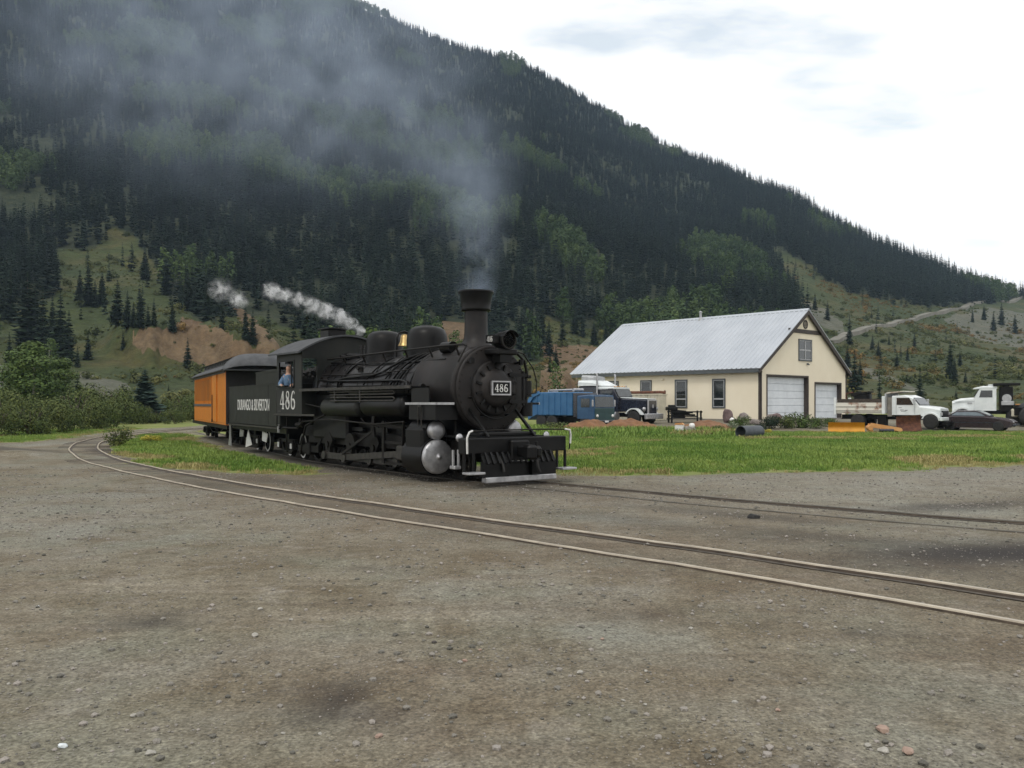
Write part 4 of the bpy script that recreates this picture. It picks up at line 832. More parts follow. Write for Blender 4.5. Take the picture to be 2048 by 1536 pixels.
P('under_pipes', MB().tube([(-1.30, 2.6, 1.30), (-1.3, 4.0, 1.22), (-1.3, 6.5, 1.30), (-1.3, 8.2, 1.22)], .022, 6).tube([(-1.28, 8.15, 1.25), (-1.28, 8.6, 1.02), (-1.28, 9.6, 1.02)], .03, 6).tube([(-1.2, 6.6, 1.7), (-1.25, 6.9, 1.4), (-1.25, 8.1, 1.1), (-1.2, 8.5, .5), (-1.2, 8.55, .3)], .03, 6).tube([(-1.28, 9.3, 1.38), (-1.28, 9.35, .7), (-1.2, 9.5, .32)], .025, 6).tube([(-1.2, 4.9, 1.35), (-1.22, 4.6, 1.2), (-1.2, 4.0, 1.15)], .016, 6), 'iron')
P('injector', MB().cyl((-1.22, 8.3, 1.12), (-1.22, 8.75, 1.12), .07, n=12).cyl((-1.22, 8.5, 1.05), (-1.22, 8.5, 1.3), .05, n=10), 'iron')
# cab
cab = P('cab', MB().box(-1.36, -1.32, 8.12, 9.88, 1.42, 2.18).box(-1.36, -1.32, 8.12, 8.62, 2.18, 3.12).box(-1.36, -1.32, 9.70, 9.88, 2.18, 3.12).box(-1.36, -1.32, 8.62, 9.70, 2.92, 3.12)
        .box(1.32, 1.36, 8.12, 9.88, 1.42, 2.18).box(1.32, 1.36, 8.12, 8.62, 2.18, 3.12).box(1.32, 1.36, 9.70, 9.88, 2.18, 3.12).box(1.32, 1.36, 8.62, 9.70, 2.92, 3.12), 'greyblack', bevel=.008)
def archz(x): return 3.14+.52*math.cos(min(1, abs(x)/1.5)*math.pi/2)**.9
fw_ = MB()
xs_ = [-1.36+2.72*i/24 for i in range(25)]
for a, b_ in zip(xs_[:-1], xs_[1:]):
    m_ = (a+b_)/2; top = (archz(a)-.05, archz(b_)-.05)
    if 0.86 < abs(m_) < 1.31: segs = ((1.42, 2.10), (2.96, None))
    else: segs = ((1.42, None),)
    for z0, z1 in segs:
        t0, t1 = (z1, z1) if z1 else top
        fw_.add([(a, 8.10, z0), (b_, 8.10, z0), (b_, 8.10, t1), (a, 8.10, t0), (a, 8.15, z0), (b_, 8.15, z0), (b_, 8.15, t1), (a, 8.15, t0)], [(0, 3, 2, 1), (4, 5, 6, 7), (0, 1, 5, 4), (2, 3, 7, 6), (0, 4, 7, 3), (1, 2, 6, 5)])
P('front_wall', fw_, 'greyblack', cab)
P('window_frame', MB().box(-1.375, -1.345, 8.60, 8.64, 2.16, 2.94).box(-1.375, -1.345, 9.68, 9.72, 2.16, 2.94).box(-1.375, -1.345, 8.64, 9.68, 2.90, 2.94).box(-1.40, -1.33, 8.64, 9.68, 2.15, 2.19).box(-1.37, -1.35, 8.80, 8.83, 2.19, 2.90), 'black', cab)
P('floor', MB().box(-1.38, 1.38, 8.1, 10.05, 1.36, 1.415), 'black', cab)
P('floor_edge', MB().box(-1.41, -1.385, 7.2, 10.0, 1.375, 1.425), 'rodsteel', cab)
P('backhead', MB().lathe([(.90, 8.3), (.88, 8.5), (.6, 8.56), (.01, 8.57)], (0, 0, BZ), 'Y', 36), 'black', cab)
cl_ = MB()
prs = [(-1.52+3.04*i/24) for i in range(25)]
for a, b_ in zip(prs[:-1], prs[1:]):
    za, zb = archz(a)-.0, archz(b_)-.0
    cl_.add([(a, 7.98, za-.05), (b_, 7.98, zb-.05), (b_, 7.98, zb), (a, 7.98, za), (a, 10.15, za-.05), (b_, 10.15, zb-.05), (b_, 10.15, zb), (a, 10.15, za)], [(0, 3, 2, 1), (4, 5, 6, 7), (2, 3, 7, 6), (0, 1, 5, 4), (0, 4, 7, 3), (1, 2, 6, 5)])
rf_ = P('cab_roof', cl_, 'roofgrey', cab)
P('roof_hatch', MB().cbox(-.28, .28, 8.7, 9.3, 3.60, 3.86, .03).cbox(-.33, .33, 8.65, 9.35, 3.86, 3.90, .01), 'black', cab)
letters('486', 'letter', cab, lambda x, z, d: (-1.362-d, 9.62-x, 1.55+z), .33, .52, .05, name='cab_number')
P('builder_plate', MB().box(-1.37, -1.36, 9.55, 9.75, 1.47, 1.51), 'rodsteel', cab)
P('arm_rest', MB().cbox(-1.46, -1.32, 9.1, 9.7, 2.19, 2.23, .01), 'black', cab)
# pilot (cowcatcher), buffer beam, coupler, footboards
P('buffer_beam', MB().cbox(-1.35, 1.35, .12, .36, .68, 1.0, .02), 'black')
pl = MB().box(-.95, .95, .10, .13, .20, .50)
for k in range(13): x = -.86+k*.1433; pl.beam((x, .10, .70), (x, -.035, .47), .05, .04)
P('pilot', pl.add([(-.95, .12, .68), (.95, .12, .68), (.92, .0, .20), (-.92, .0, .20), (-.95, .16, .68), (.95, .16, .68), (.92, .08, .20), (-.92, .08, .20)], [(0, 1, 2, 3)][:0]+[(2, 3, 7, 6)]).prism([(.13, .68), (.0, .5), (.0, .2), (.1, .2), (.1, .68)], 'X', -.95, -.30).prism([(.13, .68), (.0, .5), (.0, .2), (.1, .2), (.1, .68)], 'X', .30, .95), 'black')
P('pilot_sill', MB().cbox(-.93, .93, -.06, .12, .085, .20, .015), 'silver')
cpl = P('coupler', MB().cbox(-.10, .10, -.30, .2, .60, .82, .03).cbox(-.20, .05, -.52, -.26, .56, .86, .05).cbox(.02, .2, -.50, -.30, .58, .84, .06).cbox(-.24, .24, .0, .14, .52, .94, .03), 'black')
P('coupler_pin', MB().cyl((.09, -.40, .55), (.09, -.40, .93), .035, n=10), 'black', cpl)
P('air_hose', MB().tube([(.38, .1, .62), (.38, -.06, .5), (.40, -.08, .34), (.46, -.06, .26)], .03, 8).tube([(-.5, .1, .6), (-.5, -.04, .45), (-.48, -.06, .3)], .025, 8), 'tyre')
for sx in (-1, 1):
    P('footboard', MB().cbox(sx*1.22-.20, sx*1.22+.20, -.16, .10, .28, .325, .008), 'silver')
    P('footboard_hanger', MB().box(sx*1.22-.15, sx*1.22-.10, .12, .16, .27, .70).box(sx*1.22+.08, sx*1.22+.13, .12, .16, .27, .70), 'black')
    P('pilot_brace', MB().beam((sx*.62, .3, 1.0), (sx*.62, 1.06, 1.62), .05, .06), 'black')
    P('flag_bracket', MB().lathe([(.05, .0), (.09, -.03), (.075, -.06), (.01, -.07)], (sx*1.16, .62, 1.0), 'Y', 14), 'silver')
P('handrail', MB().tube([(-1.34, .05, .70), (-1.36, .02, 1.02), (-1.32, .0, 1.13), (-1.2, .05, 1.15), (-.6, .06, 1.16), (.6, .06, 1.16), (1.2, .05, 1.15), (1.33, .0, 1.13), (1.37, .02, 1.02), (1.38, .05, .72)], .016, 8), 'iron', label='front handrail above the buffer beam')
P('handrail_ends', MB().tube([(-1.34, .03, .70), (-1.365, .0, 1.02), (-1.32, -.02, 1.135), (-1.22, .02, 1.155)], .0215, 8).tube([(1.22, .02, 1.155), (1.33, -.02, 1.135), (1.375, .0, 1.02), (1.385, .03, .84)], .0215, 8), 'letter')
P('front_deck', MB().box(-.9, .9, .36, 1.6, .98, 1.02).cbox(-.75, .75, .42, .9, 1.02, 1.10, .02), 'black')
P('step_stirrup', MB().cbox(-1.30, -1.14, .55, .75, .35, .42, .01).box(-1.3, -1.27, .6, .66, .4, .75).box(-1.17, -1.14, .6, .66, .4, .75), 'silver')

# ------------------------------------------------------------------ tender
tc_, ta_ = TENDER_C, TENDER_A
ten = thing('tender', 'dark grey tender lettered DURANGO & SILVERTON behind the locomotive cab', 'tender', (tc_[0], tc_[1], 0), ta_)
T0, T1 = -3.55, 3.45
tank = MB().box(-1.40, 1.40, T0, T1, 1.02, 2.32)
P('tank', tank, 'greyblack', ten, bevel=.03)
P('coal_bunker', MB().box(-1.40, -1.36, T0, -.6, 2.325, 2.72).box(1.36, 1.40, T0, -.6, 2.325, 2.72).box(-1.36, 1.36, -.66, -.6, 2.325, 2.68).prism([(T0, 2.73), (T0+.9, 2.75), (-.6, 2.70), (-.6, 2.67), (T0, 2.67)], 'X', -1.415, -1.40), 'greyblack', ten)
cm = MB(); rr = random.Random(5)
for k in range(130):
    x, y = rr.uniform(-1.2, 1.2), rr.uniform(T0+.2, -.8); s = rr.uniform(.08, .2); z = 2.46+.22*(1-abs(x)/1.3)+rr.uniform(-.05, .08)
    cm.add([(x+s*rr.uniform(.6, 1)*a, y+s*rr.uniform(.6, 1)*b_, z+s*rr.uniform(.6, 1)*c_) for a, b_, c_ in ((1, 0, 0), (-1, 0, 0), (0, 1, 0), (0, -1, 0), (0, 0, 1), (0, 0, -1))], [(0, 2, 4), (2, 1, 4), (1, 3, 4), (3, 0, 4), (2, 0, 5), (1, 2, 5), (3, 1, 5), (0, 3, 5)])
q = P('coal', cm.box(-1.3, 1.3, T0+.1, -.7, 2.32, 2.46), 'coal', ten); q['kind'] = 'stuff'
P('seam_strip', MB().box(-1.412, -1.40, T0, T1, 2.28, 2.32).box(-1.412, -1.40, T0, T1, 1.03, 1.07).box(-1.41, -1.40, -2.2, -2.16, 1.07, 2.28), 'greyblack', ten)
P('water_hatch', MB().cyl((0, 2.4, 2.32), (0, 2.4, 2.44), .35, n=20).cbox(-.5, .5, 1.9, 2.2, 2.32, 2.5, .03), 'black', ten)
P('underframe', MB().box(-1.25, 1.25, T0-.1, T1+.15, .82, 1.015).box(-1.42, -1.36, T0, T1, .96, 1.015), 'black', ten)
P('frame_edge', MB().box(-1.435, -1.42, T0, T1, .955, 1.0), 'rodsteel', ten)
P('grab_iron', MB().tube([(-1.45, T0+.05, 1.05), (-1.47, T0+.05, 1.1), (-1.47, T0+.05, 2.1), (-1.42, T0+.05, 2.2)], .018, 6).tube([(-1.45, T1-.05, 1.0), (-1.47, T1-.05, 1.3), (-1.42, T1-.05, 1.5)], .02, 6), 'iron', ten)
P('corner_step', MB().box(-1.44, -1.40, T0+.02, T0+.14, .86, 1.10), 'silver', ten)
tx = bpy.data.curves.new('lettering', 'FONT'); tx.body = 'DURANGO & SILVERTON'; tx.size = .34; tx.extrude = .003; tx.offset = .003; tx.align_x = 'CENTER'; tx.space_character = 1.0
to = bpy.data.objects.new('lettering', tx); COL.objects.link(to); to.parent = ten; tx.materials.append(M['letter'])
to.location = (-1.404, -.15, 1.50); to.rotation_euler = (R(90), 0, R(-90)); to.scale = (1.14, 1.5, 1)
lm_ = bpy.data.meshes.new_from_object(to); lo_ = bpy.data.objects.new('lettering', lm_); COL.objects.link(lo_); lo_.parent = ten; lo_.location = to.location; lo_.rotation_euler = to.rotation_euler; lo_.scale = to.scale; bpy.data.objects.remove(to); lo_.name = 'lettering'
def truck(par, y0, wb=1.45, r=.38, ww='whitepaint', band=True):
    for y in (y0-wb/2, y0+wb/2):
        for sx in (-1, 1):
            w1 = P('wheel', MB().lathe([(r+.03, sx*.40), (r+.03, sx*.42), (r, sx*.43), (r, sx*.52), (r-.05, sx*.525), (r-.06, sx*.49), (.1, sx*.50), (.1, sx*.55), (.01, sx*.55)], (0, y, r+LZ), 'X', 28), 'iron', par)
            if band: P('rim', MB().ring((sx*.527, y, r+LZ), (sx*.531, y, r+LZ), r-.004, r-.06, 28), ww, w1)
        P('axle', MB().cyl((-.8, y, r+LZ), (.8, y, r+LZ), .07, n=10), 'iron', par)
    for sx in (-1, 1):
        P('truck_frame', MB().prism([(y0-wb/2-.25, r+.13), (y0-wb/2+.1, r+.18), (y0-.3, r-.12), (y0+.3, r-.12), (y0+wb/2-.1, r+.18), (y0+wb/2+.25, r+.13), (y0+wb/2+.2, r+.02), (y0+.35, r-.22), (y0-.35, r-.22), (y0-wb/2-.2, r+.02)], 'X', sx*.74, sx*.82).box(sx*.78-.06, sx*.78+.06, y0-wb/2-.2, y0+wb/2+.2, r+.14, r+.24).cbox(sx*.8-.1, sx*.8+.1, y0-wb/2-.13, y0-wb/2+.13, r-.08, r+.22, .03).cbox(sx*.8-.1, sx*.8+.1, y0+wb/2-.13, y0+wb/2+.13, r-.08, r+.22, .03), 'iron', par)
        sg = MB()
        for dy in (-.13, .0, .13): sg.cyl((sx*.78, y0+dy, r-.1), (sx*.78, y0+dy, r+.14), .05, n=10)
        P('spring', sg, 'iron', par)
        P('journal_cover', MB().cbox(sx*.90-.015, sx*.90+.015, y0-wb/2-.09, y0-wb/2+.09, r-.04, r+.12, .01).cbox(sx*.90-.015, sx*.90+.015, y0+wb/2-.09, y0+wb/2+.09, r-.04, r+.12, .01), ww if band else 'iron', par)
    P('bolster', MB().box(-.8, .8, y0-.15, y0+.15, r+.1, r+.42), 'black', par)
truck(ten, -2.2); truck(ten, 2.1)
st_ = MB().add([(-1.38, T1-.15, .98), (-1.38, T1+.12, .98), (-1.38, T1+.10, .45), (-1.38, T1+.35, .18), (-1.38, T1-.2, .2), (-1.38, T1-.1, .5)], [(0, 1, 2, 3, 4, 5)])
P('rear_step', MB().prism([(T1-.12, .98), (T1+.06, .98), (T1+.04, .6), (T1+.28, .2), (T1-.18, .2), (T1-.06, .6)], 'X', -1.38, -1.35), 'silver', ten)
P('splash_plate', MB().prism([(1.7, .82), (1.2, .30), (2.1, .18), (2.0, .45)], 'X', -1.12, -1.10), 'letter', ten)
P('splash_plate', MB().prism([(-.3, .82), (-1.0, .74), (-.8, .46), (-.25, .5)], 'X', -1.12, -1.10), 'letter', ten)
P('splash_plate', MB().prism([(3.0, .80), (2.4, .76), (2.5, .55), (3.05, .52)], 'X', -1.12, -1.10), 'silver', ten)

# ------------------------------------------------------------------ coach
cc_, ca_ = COACH_C, COACH_A
car = thing('baggage_coach', 'orange wooden railway coach with grey clerestory roof behind the tender', 'railway coach', (cc_[0], cc_[1], 0), ca_)
C0, C1 = -6.0, 6.0; HW = 1.24
P('body', MB().box(-HW, HW, C0, C1, .86, 3.05), 'orange', car, bevel=.02)
P('end_wall_shade', MB().box(-HW+.02, HW-.02, C0-.012, C0, .9, 3.0), 'shadepane', car)  # near-black sheet paints in the shade under the platform hood
def panelboards(y0, y1, z0, z1, st, x=-HW):
    y = y0
    while y < y1-.01:
        P('side_board', MB().box(x-.012, x-.001, y+.006, min(y+st, y1)-.006, z0, z1), 'orange', car); y += st
panelboards(C0+.04, -3.6, .95, 2.92, .11); panelboards(-1.9, C1-.04, .95, 1.55, .13)
dp = P('sliding_door', MB().cbox(-HW-.05, -HW-.004, -3.55, -1.95, .95, 2.92, .01), 'orange', car)
for y in (-3.55, -2.0): P('door_stile', MB().box(-HW-.065, -HW-.052, y, y+.08, .95, 2.92), 'orange', dp)
P('door_handle', MB().box(-HW-.09, -HW-.06, -2.28, -2.24, 1.0, 2.1).cbox(-HW-.1, -HW-.06, -2.34, -2.18, .92, 1.06, .01), 'black', dp)
for k in range(14):
    y = -1.72+k*.52
    P('side_window', MB().box(-HW-.016, -HW-.004, y, y+.36, 1.85, 2.80), 'shade', car)
    P('window_post', MB().box(-HW-.03, -HW-.004, y+.38, y+.50, 1.72, 2.90), 'orange', car)
P('belt_rail', MB().box(-HW-.04, -HW-.004, -1.85, C1-.05, 1.60, 1.70), 'roofgrey', car)
P('letter_board', MB().box(-HW-.035, -HW-.002, C0, C1, 2.93, 3.05), 'roofgrey', car)
P('sill', MB().box(-HW-.03, HW+.03, C0-.7, C1+.7, .72, .86), 'black', car)
def roofpoly(hw, z0, zr, n=10): return [(-hw+2*hw*i/n, z0+(zr-z0)*(1-abs(-1+2*i/n)**2.2)) for i in range(n+1)]
rp_ = roofpoly(1.40, 3.06, 3.50); rp_ = rp_+[(1.40, 3.02), (-1.40, 3.02)]
roof = P('roof', MB().prism(rp_, 'Y', C0-.15, C1+.15), 'roofgrey', car)
cp = [(-.80, 3.30), (-.80, 3.56), (-.88, 3.58), (-.6, 3.66), (-.3, 3.70), (0, 3.715), (.3, 3.70), (.6, 3.66), (.88, 3.58), (.80, 3.56), (.80, 3.30)]
P('clerestory', MB().prism(cp, 'Y', C0+.3, C1-.3), 'roofgrey', roof)
# rounded hood over the platform end
hd = []; fh = []; nn = 12
for j, (dy, k) in enumerate(((.3, 1.0), (-.2, .97), (-.55, .86), (-.8, .68), (-.95, .45), (-1.0, .2))):
    for i in range(nn+1):
        t = -1+2*i/nn; x = 1.38*t*(1-.10*(1-k)); zb = 3.06+(.655*k)*(1-abs(t)**3.4); hd.append((x, C0+dy+.25*abs(t)**2*(1-k), zb))
for j in range(5):
    for i in range(nn): a = j*(nn+1)+i; fh.append((a, a+1, a+nn+2, a+nn+1))
P('roof_hood', MB().add(hd, fh, True).box(-1.36, 1.36, C0-.75, C0+.1, 3.0, 3.05), 'roofgrey', roof)
for k in range(18): P('clerestory_window', MB().box(-.815, -.802, C0+.7+k*.6, C0+1.02+k*.6, 3.43, 3.54), 'shadepane', roof)
P('platform', MB().box(-1.1, 1.1, C0-.75, C0, .80, .90).box(-1.1, -1.06, C0-.75, C0, .2, .8).tube([(-1.1, C0-.72, .9), (-1.1, C0-.72, 1.8), (-.5, C0-.74, 1.85)], .02, 6), 'black', car)
truck(car, -4.3, 1.5, .34, band=False); truck(car, 4.3, 1.5, .34, band=False)
P('queen_post_truss', MB().tube([(-.9, -3.2, .72), (-.9, -1.2, .42), (-.9, 1.2, .42), (-.9, 3.2, .72)], .02, 6), 'black', car)

# ------------------------------------------------------------------ engineer leaning out of the cab window (built in locomotive coordinates)
def skinned(name, verts, edges, radii, mat, parent, sub=1):
    me = bpy.data.meshes.new(name); me.from_pydata(verts, edges, []); me.materials.append(M[mat])
    o = bpy.data.objects.new(name, me); COL.objects.link(o); o.parent = parent
    m_ = o.modifiers.new('skin', 'SKIN'); m_.use_smooth_shade = True
    for i, rr_ in enumerate(radii): me.skin_vertices[0].data[i].radius = (rr_, rr_) if not isinstance(rr_, tuple) else rr_
    me.skin_vertices[0].data[0].use_root = True
    s_ = o.modifiers.new('sub', 'SUBSURF'); s_.levels = sub; s_.render_levels = sub
    return o
mw = Matrix.Translation(loco.location) @ Matrix.Rotation(LA, 4, 'Z')
eo = mw @ Vector((-1.22, 9.38, 1.46))
eng = thing('person', 'person in a blue shirt and dark cap leaning out of the cab window', 'person', eo, LA)
# pelvis on the seat box, torso leaning to the window, near arm on the sill
V = [(.10, .05, .50), (.06, .02, .72), (-.01, -.04, .98), (-.02, -.07, 1.12), (-.03, -.10, 1.20), (-.04, -.14, 1.34),
     (-.03, .14, 1.04), (-.19, .16, .80), (-.22, -.02, .78), (-.05, -.24, 1.00), (-.02, -.32, .78), (-.10, -.40, .72),
     (.06, .12, .46), (.02, -.34, .48), (.02, -.36, .06), (.20, -.02, .46), (.20, -.38, .48), (.20, -.40, .06),
     (-.22, -.08, .765), (-.23, -.12, .755), (-.235, -.15, .75)]
E_ = [(0, 1), (1, 2), (2, 3), (3, 4), (4, 5), (2, 6), (6, 7), (7, 8), (2, 9), (9, 10), (10, 11), (0, 12), (12, 13), (13, 14), (0, 15), (15, 16), (16, 17), (8, 18), (18, 19), (19, 20)]
Rr = [.13, .12, .12, .06, .075, .085, .065, .048, .036, .065, .048, .036, .085, .065, .05, .085, .065, .05, .03, .022, .014]
body = skinned('body', V, E_, Rr, 'skin', eng, 2)
skinned('shirt', V[:3]+[(-.02, -.06, 1.07)]+V[6:11], [(0, 1), (1, 2), (2, 3), (2, 4), (4, 5), (5, 6), (2, 7), (7, 8)], [.17, .17, .165, .075, .09, .068, .05, .09, .062], 'shirt', eng, 2)
skinned('trousers', [V[0], V[12], V[13], V[14], V[15], V[16], V[17]], [(0, 1), (1, 2), (2, 3), (0, 4), (4, 5), (5, 6)], [.15, .1, .08, .065, .1, .08, .065], 'cap', eng, 2)
gl = MB()
for k, (dx, ln) in enumerate(((-.03, .06), (-.01, .075), (.012, .075), (.034, .062))): gl.tube([(-.22+dx, -.02, .775), (-.225+dx, -.02-ln*.6, .78), (-.232+dx, -.02-ln, .755)], .010, 6)
gl.tube([(-.19, .01, .775), (-.165, -.03, .775), (-.165, -.055, .765)], .011, 6).cbox(-.262, -.178, -.035, .05, .76, .795, .012)
P('glove', gl, 'glove', eng)
P('cap', MB().lathe([(.105, 1.375), (.108, 1.41), (.09, 1.455), (.05, 1.475), (.005, 1.48)], (-.04, -.14, 0), 'Z', 16).add([(-.14, -.17, 1.385), (-.10, -.30, 1.375), (.02, -.30, 1.375), (.06, -.17, 1.385), (-.14, -.17, 1.395), (-.10, -.30, 1.385), (.02, -.30, 1.385), (.06, -.17, 1.395)], [(0, 1, 2, 3), (7, 6, 5, 4), (0, 4, 5, 1), (1, 5, 6, 2), (2, 6, 7, 3)]), 'cap', eng)
P('face', MB().tube([(-.04, -.235, 1.36), (-.04, -.262, 1.325), (-.04, -.24, 1.315)], .012, 6).cyl((-.075, -.225, 1.355), (-.075, -.238, 1.355), .011, n=8).cyl((-.005, -.225, 1.355), (-.005, -.238, 1.355), .011, n=8).box(-.065, -.015, -.235, -.228, 1.285, 1.295), 'skin', eng)
# ------------------------------------------------------------------ workshop building (local x along the gable front, y along the long wall, origin at their corner)
BA = R(43); BB = .50
bld = thing('workshop_building', 'cream stucco workshop with ribbed metal gable roof and two white garage doors', 'building', (17.62, 62, BB), BA)
GW, GL, EV, RG = 13.0, 17.5, 3.90, 8.25                  # gable width, length, eave and ridge height
def B(name, mb, mat, par=bld, label=None, bevel=0): return mb.build(name, mat, par, label, bevel)
D1, D2 = (.95, 6.76, 3.22), (7.92, 12.05, 2.78)          # door openings: x0, x1, height
TH = .32
def rk(x): return EV+(RG-EV)*(1-abs(x-GW/2)/(GW/2))
wl_ = MB().box(0, TH, TH, GL, 0, EV).box(GW-TH, GW, TH, GL, 0, EV).box(TH, GW-TH, GL-TH, GL, 0, EV)
wl_.box(0, D1[0], 0, TH, 0, D1[2]).box(D1[1], D2[0], 0, TH, 0, D1[2]).box(D2[0], D2[1], 0, TH, D2[2], D1[2]).box(D2[1], GW, 0, TH, 0, D1[2])
wl_.prism([(0, D1[2]), (GW, D1[2]), (GW, EV), (GW/2, RG), (0, EV)], 'Y', 0, TH).prism([(0, EV), (GW, EV), (GW/2, RG)], 'Y', GL-TH, GL)
B('wall', wl_, 'stucco')
B('foundation', MB().box(-.03, GW+.03, -.03, D1[0] and .0, -.6, .10).box(-.03, 0, 0, GL, -.6, .10).box(GW, GW+.03, 0, GL, -.6, .10), 'concrete')
B('corner_trim', MB().box(-.03, .14, -.03, 0, .10, EV-.02).box(-.03, 0, 0, .12, .10, EV-.02).box(GW-.10, GW+.03, -.03, 0, .10, EV-.02), 'trim')
# ribbed roof: two slopes, trapezoid ribs running down the slope
def slope(sx):
    ex = -.45 if sx < 0 else GW+.45; ez = rk(0)-(RG-EV)/(GW/2)*.45+.14; rx, rz = GW/2, RG+.16
    nrm = Vector((-(rz-ez), 0, (rx-ex))).normalized()*(1 if sx < 0 else -1)
    if nrm.z < 0: nrm = -nrm
    vs, fs = [], []; y = -.26; rows = []
    while y < GL+.4:
        for dy, hh in ((0, 0), (.22, 0), (.27, .05), (.33, .05), (.36, 0)):
            rows.append((y+dy, hh))
        y += .40
    for (yy, hh) in rows:
        a = Vector((ex, yy, ez))+nrm*hh; b_ = Vector((rx, yy, rz))+nrm*hh; vs += [a, b_]
    n_ = len(rows)
    for (yy, hh) in (rows[0], rows[-1]):
        vs += [Vector((ex, yy, ez))-nrm*.05, Vector((rx, yy, rz))-nrm*.05]
    fs = [(2*i, 2*i+1, 2*i+3, 2*i+2) for i in range(n_-1)]
    m_ = 2*n_; fs += [(m_, m_+1, m_+3, m_+2), (0, 1, m_+1, m_), (2*n_-2, 2*n_-1, m_+3, m_+2), (0, 2*n_-2, m_+2, m_), ]
    return MB().add(vs, fs)
rf1 = B('roof_slope', slope(-1), 'metalroof'); B('roof_slope', slope(1), 'metalroof')
B('ridge_cap', MB().prism([(GW/2-.22, RG+.07), (GW/2, RG+.235), (GW/2+.22, RG+.07), (GW/2+.22, RG+.03), (GW/2, RG+.195), (GW/2-.22, RG+.03)], 'Y', -.27, GL+.44), 'metalroof', rf1)
ez0 = rk(0)-(RG-EV)/(GW/2)*.45
B('eave_fascia', MB().box(-.44, -.39, -.24, GL+.4, ez0-.16, ez0+.075), 'fascia'); B('eave_fascia', MB().box(GW+.39, GW+.44, -.24, GL+.4, ez0-.16, ez0+.075), 'fascia')
B('soffit', MB().box(-.39, .0, -.2, GL+.4, ez0-.14, ez0-.10).box(GW, GW+.39, -.2, GL+.4, ez0-.14, ez0-.10), 'trim')
for sx in (-1, 1):
    x0 = -.44 if sx < 0 else GW+.44
    B('rake_board', MB().prism([(x0, ez0-.20), (GW/2, RG-.26), (GW/2, RG+.075), (x0, ez0+.075)], 'Y', -.25, -.15), 'trim')
    B('rake_soffit', MB().prism([(x0, ez0-.10), (GW/2, RG-.06), (GW/2, RG-.02), (x0, ez0-.06)], 'Y', -.15, 0), 'trim')
B('roof_vent', MB().cyl((GW/2-.2, 9.4, RG-.1), (GW/2-.2, 9.4, RG+.62), .10, n=14).lathe([(.14, .60), (.16, .64), (.02, .76)], (GW/2-.2, 9.4, RG), 'Z', 14).cyl((GW/2-.2, 9.4, RG-.1), (GW/2-.2, 9.4, RG+.2), .22, .12, n=14), 'frame')
B('roof_vent', MB().cyl((GW/2+.5, 14.0, RG-.4), (GW/2+.5, 14.0, RG+.32), .12, n=12).cyl((GW/2+.5, 14.0, RG+.32), (GW/2+.5, 14.0, RG+.40), .2, .12, n=12), 'black')
# gable: beam, round louvre, window
zb_ = 6.55; hb_ = (RG-zb_)/(RG-EV)*GW/2
B('gable_beam', MB().box(GW/2-hb_-.05, GW/2+hb_+.05, -.06, -.004, zb_, zb_+.30), 'trim')
gv = B('gable_vent', MB().ring((GW/2-.1, -.05, 7.25), (GW/2-.1, -.004, 7.25), .34, .27, 28), 'trim')
for k in range(5): hw_ = math.sqrt(.27**2-(-.2+k*.1)**2); B('louvre', MB().box(GW/2-.1-hw_, GW/2-.1+hw_, -.035, -.005, 7.25-.22+k*.1, 7.25-.16+k*.1), 'trim', gv)
def window(face, a0, a1, z0, z1, cols, rows):
    """face 'g': gable (y=0), 'l': long wall (x=0)"""
    bx = (lambda p0, p1, d0, d1, q0, q1: MB().box(p0, p1, d0, d1, q0, q1)) if face == 'g' else (lambda p0, p1, d0, d1, q0, q1: MB().box(d0, d1, p0, p1, q0, q1))
    fw = .09; w0 = MB()
    for q in ((a0-fw, a1+fw, -.07, -.003, z1, z1+fw), (a0-fw, a1+fw, -.07, -.003, z0-fw, z0), (a0-fw, a0, -.07, -.003, z0, z1), (a1, a1+fw, -.07, -.003, z0, z1)):
        m_ = bx(*q); w0.add(m_.v, m_.f)
    wd = B('window', w0, 'fascia')
    ca = [a0+(a1-a0)*c_ for c_ in cols]; ra = [z0+(z1-z0)*c_ for c_ in rows]
    for i in range(len(ca)-1):
        for j in range(len(ra)-1):
            x0, x1, y0, y1 = ca[i]+.004, ca[i+1]-.004, ra[j]+.004, ra[j+1]-.004; f_ = .05; s_ = MB()
            for q in ((x0, x1, -.05, -.004, y1-f_, y1), (x0, x1, -.05, -.004, y0, y0+f_), (x0, x0+f_, -.05, -.004, y0+f_, y1-f_), (x1-f_, x1, -.05, -.004, y0+f_, y1-f_)):
                m_ = bx(*q); s_.add(m_.v, m_.f)
            B('sash', s_, 'frame', wd)
            m_ = bx(x0+f_, x1-f_, -.022, -.008, y0+f_, y1-f_); B('pane', m_, 'glass', wd)
window('g', 5.45, 7.25, 4.55, 6.02, (0, .5, 1), (0, .5, 1))
for a0, a1, z0, z1, rw in ((2.93, 3.88, .98, 2.98, (0, .30, 1)), (6.30, 7.27, .98, 2.98, (0, .30, 1)), (9.70, 10.65, 2.15, 3.0, (0, 1)), (13.09, 14.06, 2.15, 3.0, (0, 1))): window('l', a0, a1, z0, z1, (0, 1), rw)
B('wall_lamp', MB().cbox(6.6, 6.75, -.12, -.004, 4.18, 4.31, .02).cyl((6.67, -.12, 4.24), (6.67, -.2, 4.18), .05, n=10), 'fascia')
B('wall_lamp', MB().cbox(-.14, -.004, 8.4, 8.6, 3.05, 3.15, .02), 'stucco')
